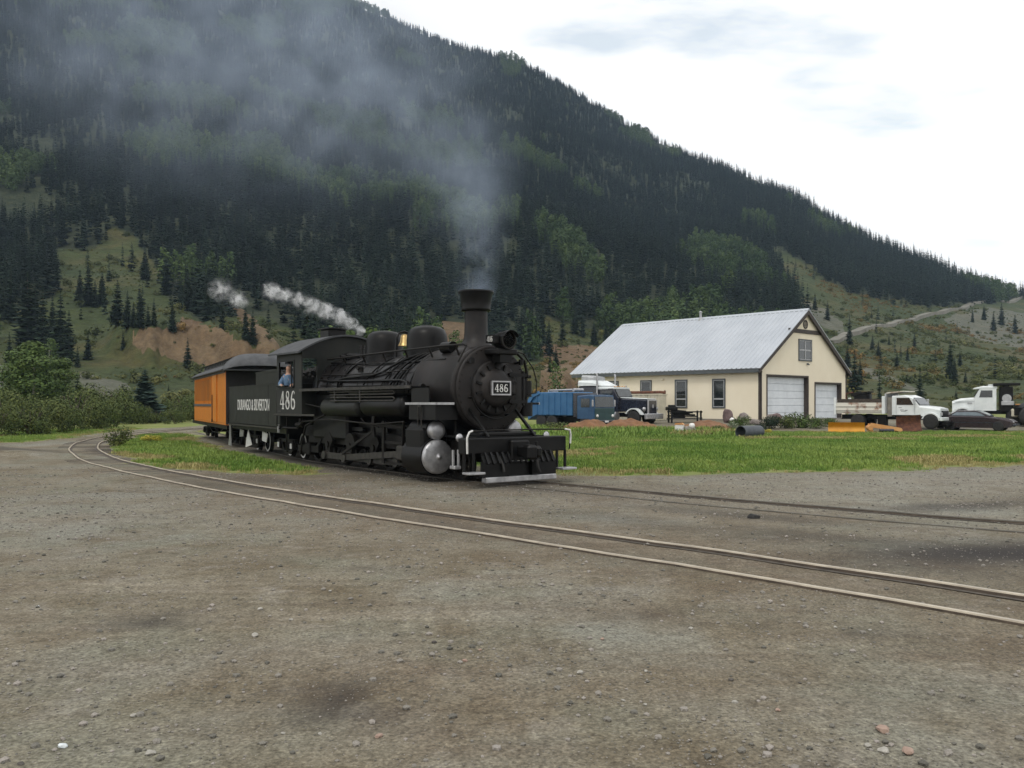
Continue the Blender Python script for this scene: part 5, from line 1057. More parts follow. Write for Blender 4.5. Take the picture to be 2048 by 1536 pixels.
for (x0, x1, hh), npan in ((D1, 6), (D2, 5)):
    gd = B('garage_door', MB().box(x0, x1, TH+.03, TH+.06, 0.0, hh), 'door')
    for k in range(npan):
        z0 = .02+k*(hh-.02)/npan; B('door_panel', MB().cbox(x0+.02, x1-.02, TH-.03, TH+.028, z0+.012, z0+(hh-.02)/npan-.012, .012), 'door', gd)
    B('door_trim', MB().box(x0-.10, x0, -.05, -.003, .0, hh+.12).box(x1, x1+.10, -.05, -.003, 0, hh+.12).box(x0, x1, -.05, -.003, hh, hh+.12).box(x0, x0+.03, -.003, TH, 0, hh).box(x1-.03, x1, -.003, TH, 0, hh).box(x0+.03, x1-.03, -.003, TH, hh-.03, hh), 'trim', gd)
B('gable_downpipe', MB().cyl((.03, -.09, .1), (.03, -.09, EV-.1), .05, n=8), 'trim')

# ------------------------------------------------------------------ vehicles   (local x forward, y to the left, z up)
def wheel_v(par, x, y, r, wd, rim='frame', dual=False):
    s_ = 1 if y > 0 else -1
    w1 = P('wheel', MB().lathe([(r*.62, -wd/2), (r*.93, -wd/2), (r, -wd*.32), (r, wd*.32), (r*.93, wd/2), (r*.62, wd/2)], (0, 0, 0), 'Y', 24), 'tyre', par); w1.location = (x, y, r)
    P('rim', MB().lathe([(r*.62, s_*wd*.46), (r*.55, s_*wd*.40), (r*.5, s_*wd*.2), (r*.22, s_*wd*.22), (r*.2, s_*wd*.46), (.01, s_*wd*.46)], (0, 0, 0), 'Y', 18), rim, w1)
def loft(secs):                                         # secs: list of (x, [(y, z)...]) closed sections -> skin with end caps
    mb = MB(); n = len(secs[0][1]); vs = [(x, y, z) for x, S in secs for y, z in S]
    fs = [(k*n+i, k*n+(i+1) % n, (k+1)*n+(i+1) % n, (k+1)*n+i) for k in range(len(secs)-1) for i in range(n)]
    return mb.add(vs, fs).add([(secs[0][0], y, z) for y, z in secs[0][1]], [tuple(range(n))]).add([(secs[-1][0], y, z) for y, z in secs[-1][1]], [tuple(range(n))])
def sec(hw, z0, z1, c=.08, tw=0): return [(-hw, z0), (hw, z0), (hw, z1-c), (hw-c-tw, z1), (-hw+c+tw, z1), (-hw, z1-c)]
def veh(name, label, cat, u, Y, heading, group=None):
    X = (u-1024)/FPX*Y; return thing(name, label, cat, (X, Y, gz1(X, Y)-.02), R(heading), group)
# garbage truck
g = veh('garbage_truck', 'blue garbage truck with ribbed body parked left of the building', 'truck', 1154, 58, -46); g.scale = (.93, .93, .93)
P('body', MB().cbox(-3.0, .55, -1.15, 1.15, .95, 2.62, .05), 'blue', g)
for k in range(6):
    for s_ in (-1, 1): P('body_rib', MB().cbox(-2.95+k*.58, -2.83+k*.58, s_*1.15-.05, s_*1.15+.05, 1.0, 2.58, .02), 'blue', g)
P('tailgate', loft([(-3.0, sec(1.12, 1.0, 2.6)), (-3.5, sec(1.12, .8, 2.2)), (-3.9, sec(1.05, .6, 1.3))]), 'blue', g)
P('lift_arm', MB().beam((-2.6, -1.2, 2.6), (-3.3, -1.2, 2.35), .1, .25).beam((-3.3, -1.2, 2.35), (-4.0, -1.2, 1.5), .1, .3), 'blue', g)
P('roof_ram', MB().cyl((-2.4, -.3, 2.76), (.2, -.3, 2.80), .07, n=10).cyl((.1, -.5, 2.78), (.1, .5, 2.78), .12, n=10).box(-2.4, -2.3, -.5, .5, 2.62, 2.8), 'silver', g)
P('chassis', MB().box(-3.2, 2.4, -.45, .45, .55, .82), 'black', g)
P('front_bulkhead', MB().cbox(.6, .95, -1.1, 1.1, .85, 2.55, .03), 'navy', g)
P('cab', loft([(1.0, sec(1.1, .75, 2.35)), (2.0, sec(1.1, .75, 2.42)), (2.45, sec(1.1, .62, 2.38)), (2.55, sec(1.08, .6, 1.55))]), 'bluecab', g)
P('cab_front', MB().cbox(2.50, 2.60, -1.04, 1.04, .62, 1.5, .03), 'teal', g)
P('windshield', MB().add([(2.55, -1.0, 1.56), (2.55, 1.0, 1.56), (2.48, .98, 2.28), (2.48, -.98, 2.28), (2.58, -1.0, 1.56), (2.58, 1.0, 1.56), (2.51, .98, 2.28), (2.51, -.98, 2.28)], [(4, 5, 6, 7), (0, 3, 2, 1), (0, 1, 5, 4), (1, 2, 6, 5), (2, 3, 7, 6), (3, 0, 4, 7)]), 'glass', g)
P('side_window', MB().box(1.35, 2.15, -1.115, -1.095, 1.55, 2.15).box(1.35, 2.15, 1.095, 1.115, 1.55, 2.15), 'glass', g)
for y in (-.82, .82): P('headlight', MB().lathe([(.11, 2.60), (.10, 2.64), (.01, 2.65)], (0, y, .95), 'X', 14), 'whitepaint', g)
P('bumper', MB().cbox(2.55, 2.75, -1.1, 1.1, .45, .66, .03), 'navy', g); P('licence_plate', MB().box(2.755, 2.765, -.2, .2, .5, .62), 'whitepaint', g)
for y in (-.98, .98):
    P('mirror', MB().cbox(2.45, 2.52, y*1.2-.08, y*1.2+.08, 1.6, 2.05, .02).beam((2.4, y*1.1, 2.1), (2.48, y*1.2, 2.05), .03, .03), 'silver', g)
    for x in (1.7, -1.5, -2.55): wheel_v(g, x, y*.95, .5, .32)
# long nosed highway tractor
g = veh('tractor_truck', 'long nosed dark tractor truck with white roof and chrome stacks', 'truck', 1236, 62, -40)
P('hood', loft([(.6, sec(.72, .95, 1.88, .1)), (1.8, sec(.70, .95, 1.84, .1)), (2.7, sec(.62, .95, 1.78, .1))]), 'navy', g)
P('hood_top', loft([(.6, sec(.66, 1.885, 1.93, .02)), (2.72, sec(.58, 1.79, 1.84, .02))]), 'truckwhite', g)
P('grille', MB().cbox(2.72, 2.84, -.58, .58, .75, 1.76, .03), 'silver', g)
P('grille_mesh', MB().box(2.842, 2.85, -.47, .47, .8, 1.68), 'navy', g); P('grille_badge', MB().cyl((2.85, 0, 1.3), (2.87, 0, 1.3), .13, n=16), 'silver', g)
P('cab', loft([(-1.0, sec(1.05, .9, 2.62, .08)), (.25, sec(1.05, .9, 2.62, .08)), (.6, sec(.98, .9, 1.95, .05))]), 'navy', g)
P('cab_roof', loft([(-1.05, sec(1.07, 2.50, 2.70, .08)), (.32, sec(1.04, 2.52, 2.64, .05))]), 'truckwhite', g)
P('sleeper', loft([(-2.7, sec(1.05, .95, 2.75, .1)), (-1.02, sec(1.05, .95, 2.75, .1))]), 'navy', g)
P('sleeper_roof', loft([(-2.72, sec(1.07, 2.76, 3.15, .12)), (-1.5, sec(1.07, 2.76, 3.15, .2)), (-.7, sec(1.0, 2.71, 2.78, .04))]), 'truckwhite', g)
P('roof_fairing', loft([(-2.6, sec(.8, 3.16, 3.55, .12)), (-1.6, sec(.75, 3.16, 3.42, .1))]), 'frame', g)
P('windshield', MB().add([(.34, -.92, 2.5), (.34, .92, 2.5), (.62, .9, 1.97), (.62, -.9, 1.97), (.38, -.92, 2.5), (.38, .92, 2.5), (.66, .9, 1.97), (.66, -.9, 1.97)], [(4, 5, 6, 7), (0, 3, 2, 1), (0, 1, 5, 4), (1, 2, 6, 5), (2, 3, 7, 6), (3, 0, 4, 7)]), 'glass', g)
P('side_window', MB().box(-.7, .2, -1.07, -1.045, 1.85, 2.4), 'glass', g)
for y in (-.95, .95):
    P('exhaust_stack', MB().cyl((-1.0, y*1.22, .9), (-1.0, y*1.22, 3.3), .07, n=12).tube([(-1.0, y*1.22, 3.3), (-1.0, y*1.22, 3.5), (-1.06, y*1.22, 3.62)], .07, 10), 'silver', g)
    P('fender', MB().prism([(1.25, .85)]+[(1.95+.68*math.cos(R(a)), .5+.68*math.sin(R(a))) for a in range(150, 20, -13)]+[(2.65, .72)]+[(1.95+.6*math.cos(R(a)), .5+.6*math.sin(R(a))) for a in range(24, 155, 13)], 'Y', y-.2, y+.2), 'truckwhite', g)
    P('headlight', MB().lathe([(.13, 2.6), (.12, 2.72), (.01, 2.75)], (0, y*.85, 1.12), 'X', 14), 'silver', g)
    for x in (1.95, -2.3, -3.5): wheel_v(g, x, y, .5, .34, 'silver')
P('bumper', MB().cbox(2.85, 3.02, -1.15, 1.15, .42, .80, .04), 'silver', g); P('chassis', MB().box(-4.2, 2.8, -.45, .45, .55, .85), 'black', g)
for k in range(5): P('roof_light', MB().cbox(.10, .2, -.7+k*.32, -.6+k*.32, 2.66, 2.73, .02), 'plowframe', g)
P('fuel_tank', MB().cyl((-.9, -1.0, .62), (.6, -1.0, .62), .3, n=18), 'silver', g)
# shipping container standing parallel to the long wall
cc = Matrix.Rotation(BA, 3, 'Z') @ Vector((-3.9, 7.0, 0)); cx0, cy0 = 17.62+cc.x, 62+cc.y
ct = thing('storage_container', 'cream corrugated storage container beside the long wall of the building', 'container', (cx0, cy0, .42), BA)
P('shell', MB().box(0, 2.4, .06, 6, .0, 2.0), 'container', ct)
for k in range(14): P('corrugation', MB().cbox(-.045, .0, .25+k*.42, .45+k*.42, .08, 1.92, .02), 'container', ct)
for k in range(2):
    dd = P('door_leaf', MB().cbox(.06+k*1.15, 1.18+k*1.15, .0, .055, .06, 1.94, .01), 'container', ct)
    for j in range(2): P('lock_rod', MB().cyl((.38+k*1.15+j*.5, -.03, .1), (.38+k*1.15+j*.5, -.03, 1.9), .025, n=8), 'container', dd)
P('roof_rail', MB().box(-.05, 2.45, -.03, .06, 1.94, 2.03).box(-.05, .0, .06, 6, 1.94, 2.03), 'container', ct)
P('skid', MB().box(.1, 2.3, .1, 5.9, -.35, 0), 'concrete', ct)
o = thing('steel_pipe', 'rusty steel pipe lying along the top of the cream container', 'pipe', (cx0, cy0, 2.46), BA)
P('pipe', MB().tube([(.2, 4.2, .16), (1.3, 2.2, .12), (2.3, .5, .14), (2.5, .2, .09)], .11, 10), 'rust', o); P('elbow', MB().tube([(.9, 3.0, .12), (.9, 3.0, .5), (1.1, 2.9, .62)], .07, 8), 'frame', o); P('flange', MB().cyl((2.42, .32, .12), (2.47, .22, .10), .17, n=14), 'rust', o)
# dump truck
g = veh('dump_truck', 'white dump truck with rust streaked bed parked right of the building', 'truck', 1778, 56, -44)
bd = P('dump_bed', MB().box(-3.0, .15, -1.12, 1.12, .92, 1.02), 'bedwhite', g)
for s_ in (-1, 1):
    P('bed_side', MB().box(-3.0, .15, s_*1.12-.04, s_*1.12+.04, 1.02, 1.62), 'bedwhite', bd)
    for k in range(2): P('side_rail', MB().box(-3.0, .15, s_*1.18-.03, s_*1.18+.03, 1.12+k*.25, 1.18+k*.25), 'bedwhite', bd)
    P('side_board', MB().box(-2.9, -.1, s_*1.10-.03, s_*1.10+.03, 1.62, 1.86), 'tie', bd)
    P('corner_post', MB().cbox(-3.10, -2.96, s_*1.14-.09, s_*1.14+.09, .80, 1.95, .02).cbox(.0, .18, s_*1.14-.08, s_*1.14+.08, .9, 2.02, .02), 'truckwhite', bd)
P('tailgate', MB().box(-3.06, -3.0, -1.1, 1.1, .95, 1.8), 'bedwhite', bd)
P('headboard', MB().box(.15, .22, -1.12, 1.12, .95, 2.2), 'frame', bd); P('cab_guard', MB().prism([(.2, 2.18), (1.25, 2.30), (1.25, 2.36), (.2, 2.26)], 'Y', -1.0, 1.0), 'bedwhite', bd)
P('cab', loft([(.55, sec(.98, .85, 2.05, .08)), (1.35, sec(.98, .85, 2.10, .08, .04)), (1.75, sec(.98, .85, 1.95, .06, .08)), (2.15, sec(.96, .85, 1.45, .04))]), 'truckwhite', g)
P('gap_panel', MB().box(.24, .54, -.9, .9, .75, 1.95), 'concrete', g)
P('hood', loft([(2.15, sec(.93, .8, 1.44, .1)), (2.9, sec(.86, .75, 1.36, .12)), (3.35, sec(.78, .72, 1.26, .12))]), 'truckwhite', g)
P('grille', MB().cbox(3.34, 3.42, -.55, .55, .72, 1.12, .02), 'black', g)
P('windshield', MB().add([(1.80, -.84, 1.90), (1.80, .84, 1.90), (2.17, .88, 1.47), (2.17, -.88, 1.47), (1.84, -.84, 1.93), (1.84, .84, 1.93), (2.21, .88, 1.50), (2.21, -.88, 1.50)], [(4, 5, 6, 7), (0, 3, 2, 1), (0, 1, 5, 4), (1, 2, 6, 5), (2, 3, 7, 6), (3, 0, 4, 7)]), 'glass', g)
P('side_window', MB().prism([(.85, 1.48), (1.85, 1.48), (1.6, 1.92), (.85, 1.92)], 'Y', -1.0, -.975).prism([(.85, 1.48), (1.85, 1.48), (1.6, 1.92), (.85, 1.92)], 'Y', .975, 1.0), 'glass', g)
P('door_seam', MB().box(.80, .82, -.99, -.978, .9, 1.95).box(1.92, 1.94, -.985, -.972, .9, 1.5).box(.95, 1.15, -1.0, -.98, 1.3, 1.33), 'frame', g)
P('door_lettering', MB().box(1.05, 1.28, -.985, -.979, 1.14, 1.18).box(1.32, 1.5, -.985, -.979, 1.12, 1.16).box(1.1, 1.42, -.985, -.979, 1.06, 1.085), 'fascia', g)
P('bumper', MB().cbox(3.38, 3.55, -1.05, 1.05, .50, .72, .03), 'truckwhite', g); P('plow_mount', MB().cbox(3.4, 3.75, -.7, .7, .2, .48, .05), 'black', g)
for y in (-.88, .88):
    P('headlight', MB().cbox(3.36, 3.44, y*.82-.12, y*.82+.12, .82, 1.02, .02), 'frame', g)
    P('fender', MB().prism([(2.35, .62)]+[(2.85+.55*math.cos(R(a)), .45+.55*math.sin(R(a))) for a in range(160, 10, -15)]+[(3.38, .55), (3.3, .50)]+[(2.85+.48*math.cos(R(a)), .45+.48*math.sin(R(a))) for a in range(10, 165, 15)], 'Y', y-.12, y+.16), 'truckwhite', g)
    wheel_v(g, 2.85, y*.98, .45, .28, 'frame'); wheel_v(g, -1.6, y*.98, .45, .5, 'frame')
    P('mirror', MB().cbox(1.95, 2.02, y*1.35-.1, y*1.35+.1, 1.5, 1.85, .02).beam((1.8, y*1.1, 1.8), (1.98, y*1.3, 1.8), .03, .03), 'frame', g)
P('chassis', MB().box(-2.9, 3.3, -.42, .42, .55, .85).cbox(-.35, .15, -1.0, -.5, .12, .8, .03), 'black', g)
o = thing('load_of_scrap', 'dark machinery standing in the bed of the white dump truck', 'scrap', (g.location.x-1.25, g.location.y+1.15, g.location.z+1.02), R(-44))
P('casing', MB().cbox(-.5, .55, -.3, .3, 0, 1.28, .12), 'black', o); P('hood_plate', MB().prism([(-.6, 1.0), (.6, 1.28), (.6, 1.34), (-.6, 1.2)], 'Y', -.35, .35), 'iron', o); P('guard_rail', MB().tube([(-.95, -.25, 0), (-.95, -.25, 1.2), (-.5, -.25, 1.28)], .05, 6), 'rust', o)
# white heavy truck facing left
g = veh('tractor_truck', 'white bonneted truck with black winch frame at the right edge', 'truck', 1988, 59, 154); g.scale = (.92, .92, .92)
P('hood', loft([(1.25, sec(.85, 1.05, 1.98, .12)), (2.2, sec(.80, .95, 1.90, .14)), (2.75, sec(.72, .85, 1.70, .18))]), 'truckwhite', g)
P('hood_seam', MB().box(1.3, 2.7, -.865, -.80, 1.66, 1.68).box(1.3, 2.7, .80, .865, 1.66, 1.68).cbox(1.45, 1.75, .84, .872, 1.5, 1.6, .01), 'frame', g)
P('cab', loft([(-.1, sec(.98, 1.0, 2.66, .08)), (.95, sec(.98, 1.0, 2.66, .08, .02)), (1.28, sec(.95, 1.0, 2.0, .05))]), 'truckwhite', g)
P('cab_roof', loft([(-.15, sec(1.0, 2.60, 2.78, .06)), (.75, sec(1.0, 2.60, 2.80, .06)), (1.35, sec(.98, 2.58, 2.66, .03))]), 'truckwhite', g)
P('air_horn', MB().cbox(-.1, .4, -.35, .35, 2.81, 2.92, .03), 'truckwhite', g)
P('side_window', MB().prism([(.15, 1.98), (1.0, 1.98), (.88, 2.48), (.15, 2.48)], 'Y', .978, 1.0).prism([(.15, 1.98), (1.0, 1.98), (.88, 2.48), (.15, 2.48)], 'Y', -1.0, -.978), 'glass', g)
P('windshield', MB().add([(.98, -.88, 2.55), (.98, .88, 2.55), (1.30, .88, 2.02), (1.30, -.88, 2.02), (1.02, -.88, 2.57), (1.02, .88, 2.57), (1.34, .88, 2.04), (1.34, -.88, 2.04)], [(4, 5, 6, 7), (0, 3, 2, 1), (0, 1, 5, 4), (1, 2, 6, 5), (2, 3, 7, 6), (3, 0, 4, 7)]), 'glass', g)
for y in (-.92, .92):
    P('fender', MB().prism([(1.45, .75)]+[(2.1+.75*math.cos(R(a)), .55+.72*math.sin(R(a))) for a in range(155, 0, -14)]+[(2.85, .4), (2.75, .4)]+[(2.1+.62*math.cos(R(a)), .55+.6*math.sin(R(a))) for a in range(5, 160, 14)], 'Y', y-.22, y+.22), 'truckwhite', g)
    wheel_v(g, 2.1, y, .52, .34, 'rust')
    for x in (-2.4, -3.7): wheel_v(g, x, y, .52, .5, 'rust')
P('fuel_tank', MB().cbox(-1.9, -1.0, .75, 1.2, .55, 1.15, .08), 'container', g)
P('chassis', MB().box(-4.6, 2.7, -.45, .45, .75, 1.05), 'black', g)
P('headache_rack', MB().cbox(-1.15, -.35, -1.1, 1.1, .9, 2.75, .05).cbox(-1.6, .1, -1.15, 1.15, 2.82, 3.0, .03).box(-.9, -.6, -1.1, 1.1, 2.72, 2.85), 'black', g)
P('winch', MB().cyl((-.75, .8, 1.9), (-.75, 1.2, 1.9), .3, n=18).cbox(-1.2, -.4, 1.0, 1.25, 1.4, 1.7, .03), 'frame', g)
P('flat_deck', MB().box(-4.7, -1.2, -1.15, 1.15, 1.28, 1.42), 'black', g); P('deck_timber', MB().box(-4.6, -1.3, -.9, .9, 1.42, 1.50), 'plowframe', g)
# loose tyre and axle at the frame edge
X = (2046-1024)/FPX*57
g = thing('loader', 'black tyred machine cut off by the right edge of the picture', 'machine', (X+.9, 57, gz1(X, 57)), R(178))
for x in (.9, -1.4):
    for y in (-.8, .8): wheel_v(g, x, y, .62, .42, 'iron')
P('body', loft([(-1.9, sec(.6, .7, 1.5, .1)), (.2, sec(.65, .7, 1.75, .1)), (1.2, sec(.55, .7, 1.2, .1))]), 'black', g); P('axle', MB().cyl((.9, -.8, .62), (.9, .8, .62), .1, n=10).cyl((-1.4, -.8, .62), (-1.4, .8, .62), .1, n=10), 'black', g)
P('lever_guard', MB().tube([(.3, -.4, 1.7), (.4, -.4, 2.1), (.4, .4, 2.1), (.3, .4, 1.7)], .05, 6), 'black', g)
# sedan
g = veh('sedan_car', 'dark maroon sedan car parked in front of the white trucks', 'car', 1952, 53.5, -38)
W = .84
P('body', loft([(-2.15, sec(.74, .42, .80, .08)), (-2.02, sec(.80, .24, .88, .07)), (-1.2, sec(W, .20, .92, .06)), (.55, sec(W, .20, .90, .06)), (1.35, sec(.82, .20, .82, .08)), (1.95, sec(.76, .24, .70, .1)), (2.15, sec(.66, .34, .58, .08))]), 'maroon', g)
P('greenhouse', loft([(-1.45, sec(.74, .88, .93, .02)), (-.95, sec(.70, .88, 1.24, .05, .07)), (.15, sec(.70, .88, 1.26, .05, .07)), (.85, sec(.74, .86, .91, .02))]), 'maroon', g)
for s_ in (-1, 1):
    P('side_window', MB().add([(-1.25, s_*.752, .95), (.62, s_*.752, .93), (.12, s_*.685, 1.21), (-.88, s_*.685, 1.20), (-1.25, s_*.74, .95), (.62, s_*.74, .93), (.12, s_*.665, 1.21), (-.88, s_*.665, 1.20)], [(0, 1, 2, 3), (7, 6, 5, 4), (0, 4, 5, 1), (1, 5, 6, 2), (2, 6, 7, 3), (3, 7, 4, 0)]), 'carglass', g)
    P('trim_strip', MB().box(-1.9, 1.3, s_*.845-.012, s_*.845+.012, .50, .54), 'navy', g)
    P('headlight', MB().cbox(1.95, 2.14, s_*.52-.14, s_*.52+.14, .50, .60, .02), 'frame', g)
    for x in (-1.3, 1.32): wheel_v(g, x, s_*.74, .31, .2, 'frame')
P('windshield', MB().add([(.18, -.62, 1.235), (.18, .62, 1.235), (.86, .68, .925), (.86, -.68, .925), (.20, -.62, 1.25), (.20, .62, 1.25), (.88, .68, .94), (.88, -.68, .94)], [(4, 5, 6, 7), (0, 3, 2, 1), (0, 1, 5, 4), (1, 2, 6, 5), (2, 3, 7, 6), (3, 0, 4, 7)]), 'carglass', g)
P('bumper', MB().cbox(2.05, 2.24, -.74, .74, .30, .46, .04).cbox(-2.24, -2.05, -.76, .76, .32, .52, .04), 'navy', g)
# plough blades
def blade(name, label, u, Y, wd, hh, hd, mat, lean=0):
    g = veh(name, label, 'plow blade', u, Y, hd); prof = []
    for k in range(9): a = k/8; prof.append((-.22*math.sin(a*math.pi)+.05, .03+hh*a))
    poly = prof+[(x-.04, z) for x, z in reversed(prof)]
    P('moldboard', MB().prism(poly, 'Y', -wd/2, wd/2), mat, g); P('cutting_edge', MB().box(.02, .07, -wd/2, wd/2, -.02, .12), 'rust' if mat == 'rust' else mat, g)
    for k in range(4): y = -wd/2+.15+k*(wd-.3)/3; P('rib', MB().prism([(-.45, .1), (-.02, .05), (-.2, hh*.5), (-.02, hh*.95), (-.15, hh*.95)], 'Y', y-.03, y+.03), mat, g)
    P('push_frame', MB().beam((-.3, -wd*.3, .15), (-.9, 0, .2), .1, .1).beam((-.3, wd*.3, .15), (-.9, 0, .2), .1, .1), 'rust', g)
    return g
blade('snow_plow', 'bright yellow snow plow blade on the grass in front of the garage doors', 1693, 51, 2.0, .62, -108, 'plow')
blade('snow_plow', 'rusty brown plow blade leaning in front of the dump truck', 1820, 51.5, 1.35, 1.0, -104, 'rust').rotation_euler = (R(5), 0, R(-104))
g = veh('plow_undercarriage', 'orange plow frame lying between the yellow and rusty blades', 'plow frame', 1770, 51.5, -10)
P('side_arm', MB().beam((-.85, -.2, .5), (.75, -.3, .22), .14, .2), 'plowframe', g); P('side_arm', MB().beam((-.85, .5, .45), (.75, .4, .2), .14, .2), 'plowframe', g)
P('cross_tube', MB().cyl((-.85, -.25, .3), (-.85, .55, .3), .14, n=12).cyl((.75, -.35, .18), (.75, .45, .18), .14, n=12), 'plowframe', g); P('hydraulic_ram', MB().cyl((-.4, -.35, .16), (.4, -.35, .16), .10, n=12), 'navy', g); P('foot', MB().box(-.9, -.7, -.2, .5, 0, .2), 'plowframe', g)
# culvert pipe
X, Y = px(1500, 876)
g = thing('culvert_pipe', 'dark grey plastic culvert pipe lying on the grass', 'pipe', (X, Y, gz1(X, Y)+.28), R(38))
P('tube', MB().ring((-.75, 0, 0), (.75, 0, 0), .33, .30, 32), 'pipe', g)
# white junk on the grass, scrap rack, boulders, mounds
X, Y = px(1360, 871)
g = thing('scrap_cabinet', 'white metal cabinet dumped in the grass in front of the mound', 'cabinet', (X, Y, gz1(X, Y)), R(-20))
P('case', MB().cbox(-.25, .20, -.2, .25, .0, .58, .03), 'whitepaint', g); P('lid', MB().prism([(-.27, .58), (.22, .58), (.12, .68), (-.22, .66)], 'Y', -.22, .27), 'plowframe', g)
X, Y = px(1378, 871)
g = thing('scrap_drum', 'grey drum with a round white end lying beside the white cabinet', 'drum', (X, Y, gz1(X, Y)), R(20))
P('shell', MB().lathe([(.01, -.28), (.22, -.27), (.25, -.2), (.25, .25), (.22, .3), (.01, .31)], (0, 0, .25), 'X', 24), 'concrete', g); P('white_end', MB().lathe([(.13, -.10), (.17, .0), (.12, .12), (.01, .15)], (.15, -.05, .52), 'Z', 18), 'whitepaint', g)
g = veh('scrap_rack', 'rack piled with dark scrap beams against the building wall', 'scrap rack', 1368, 61, 8)
for x in (-1.0, 1.1):
    for y in (-.35, .35): P('post', MB().box(x-.05, x+.05, y-.05, y+.05, 0, .85), 'black', g)
P('top_rail', MB().box(-1.1, 1.2, -.4, -.32, .72, .80).box(-1.1, 1.2, .32, .4, .72, .80), 'black', g); P('shelf', MB().box(-1.1, 1.2, -.4, .4, .30, .36), 'black', g)
rr = random.Random(9)
for k in range(9): P('scrap_beam', MB().beam((rr.uniform(-1.2, -.6), rr.uniform(-.3, .3), .42+.06*k), (rr.uniform(.0, 1.0), rr.uniform(-.3, .3), .40+.05*k), .12, .1), 'iron' if k % 2 else 'black', g)
P('engine_block', MB().cbox(-1.25, -.55, -.35, .35, .85, 1.12, .05).cyl((-1.2, -.2, 1.15), (-.7, -.2, 1.15), .1, n=10), 'black', g)
def boulder(name, label, cat, p, s3, mat, seed, rz=0, group=None, sub=3):
    bm = bmesh.new(); bmesh.ops.create_icosphere(bm, subdivisions=sub, radius=1); r_ = np.random.default_rng(seed); pl_ = [(Vector(r_.normal(size=3)).normalized(), r_.uniform(.62, .9)) for _ in range(14)]
    for v in bm.verts:
        for n_, d_ in pl_:
            k_ = v.co.dot(n_)-d_
            if k_ > 0: v.co -= n_*k_
        v.co = Vector((v.co.x*s3[0], v.co.y*s3[1], v.co.z*s3[2]))
    me_ = bpy.data.meshes.new(name); bm.to_mesh(me_); bm.free()
    o_ = link(name, me_, mat); o_.location = p; o_.rotation_euler = (0, 0, rz); return tag(o_, label, cat, group)
def bpos(u, Y, dz=0): X_ = (u-1024)/FPX*Y; return (X_, Y, gz1(X_, Y)+dz)
boulder('boulder', 'tall purple brown rock slab leaning by the second long window', 'rock', bpos(1455, 60, .42), (.38, .3, .62), 'purplerock', 1)
boulder('boulder', 'squat pale boulder between the slab and the building corner', 'rock', bpos(1487, 60, .32), (.42, .4, .45), 'rock', 2)
boulder('boulder', 'low grey boulder at the foot of the building corner', 'rock', bpos(1505, 58.5, .15), (.6, .45, .28), 'rock', 3)
boulder('boulder', 'pinkish boulder in front of the left edge of the big garage door', 'rock', bpos(1541, 60, .3), (.36, .3, .45), 'rock', 4)
boulder('boulder', 'pinkish boulder second from the left edge of the big garage door', 'rock', bpos(1553, 59.5, .3), (.4, .3, .42), 'purplerock', 5)
boulder('boulder', 'small white rock at the foot of the purple slab', 'rock', bpos(1464, 59, .3), (.17, .15, .16), 'whitepaint', 6)
def mound(label, u, Y, rx, ry, hh, seed):
    n = 44; X0 = (u-1024)/FPX*Y; xs = np.linspace(-1, 1, n); A, Bq = np.meshgrid(xs, xs); r2 = np.hypot(A, Bq)
    z = hh*np.clip(1-r2**1.7, 0, 1)**.8*(1+.9*fbm(A*2.2+seed, Bq*2.2, 3))+.35*hh*fbm(A*6+seed, Bq*6, 4)*(r2 < .95)-.12
    me_ = gridmesh('dirt_mound', A*rx, Bq*ry, z); o_ = link('dirt_mound', me_, 'mound'); o_.location = (X0, Y, gz1(X0, Y)); tag(o_, label, 'dirt mound')
mound('orange dirt mound in front of the blue garbage truck', 1172, 52, 2.0, 1.5, .82, 1)
mound('orange dirt mound in front of the dark tractor truck', 1262, 54, 2.2, 1.5, .82, 4)
mound('low orange dirt mound below the long windows of the building', 1418, 53, 2.6, 2.0, .68, 8)
# shrubs round the workshop
SH = [rawmesh(leafy(131+i, lobes(131+i, 8, .5, .42, .25, .38), 1100, .055), 'shrub_foliage', m_) for i, m_ in enumerate(('aspen', 'aspen', 'willow', 'sage', 'spruce', 'flower'))]
for (u, Y, h, wd, k, lab) in ((1598, 56, 1.15, 1.1, 0, 'green shrub in front of the big garage door'), (1572, 55, .9, 1.2, 2, 'olive shrub left of the green shrub by the garage door'), (1633, 55, .75, 1.2, 1, 'low green shrub between the two garage doors'), (1540, 54.5, .95, 1.1, 4, 'dark green shrub by the building corner'), (1478, 56, .9, 1.1, 0, 'light green shrub beside the purple slab'), (1495, 51, .55, 1.2, 3, 'grey green sage clump behind the culvert pipe'), (1470, 52, .6, 1.2, 3, 'sage clump left of the culvert pipe'), (1520, 52, .55, 1.2, 4, 'dark weeds behind the culvert pipe'), (1436, 49, .55, 1.2, 1, 'green weeds at the foot of the low mound'), (1108, 50, .7, 1.6, 2, 'olive weeds under the blue garbage truck body'), (1140, 49, .45, 1.2, 5, 'yellow flowering weed left of the orange mound'), (1343, 47, .4, 1.2, 5, 'yellow flowering weed left of the white cabinet'), (1455, 48, .32, 1.2, 5, 'yellow weed between the mound and the culvert pipe'), (1534, 49, .35, 1.2, 5, 'yellow weed right of the culvert pipe'), (1660, 57, .6, 1.4, 1, 'low weeds behind the yellow plow blade')):
    t = thing('shrub', lab, 'shrub', bpos(u, Y, -.03), random.random()*6); t.scale = (h*wd, h*wd, h)
    link('foliage', SH[k], None, t); link('stems', STEM, None, t)
g_ = px(240, 893); t = thing('shrub', 'reddish green weed clump inside the curve of the track', 'shrub', (g_[0], g_[1], 0), 0); t.scale = (.75, .75, .8); link('foliage', SH[2], None, t); link('stems', STEM, None, t)
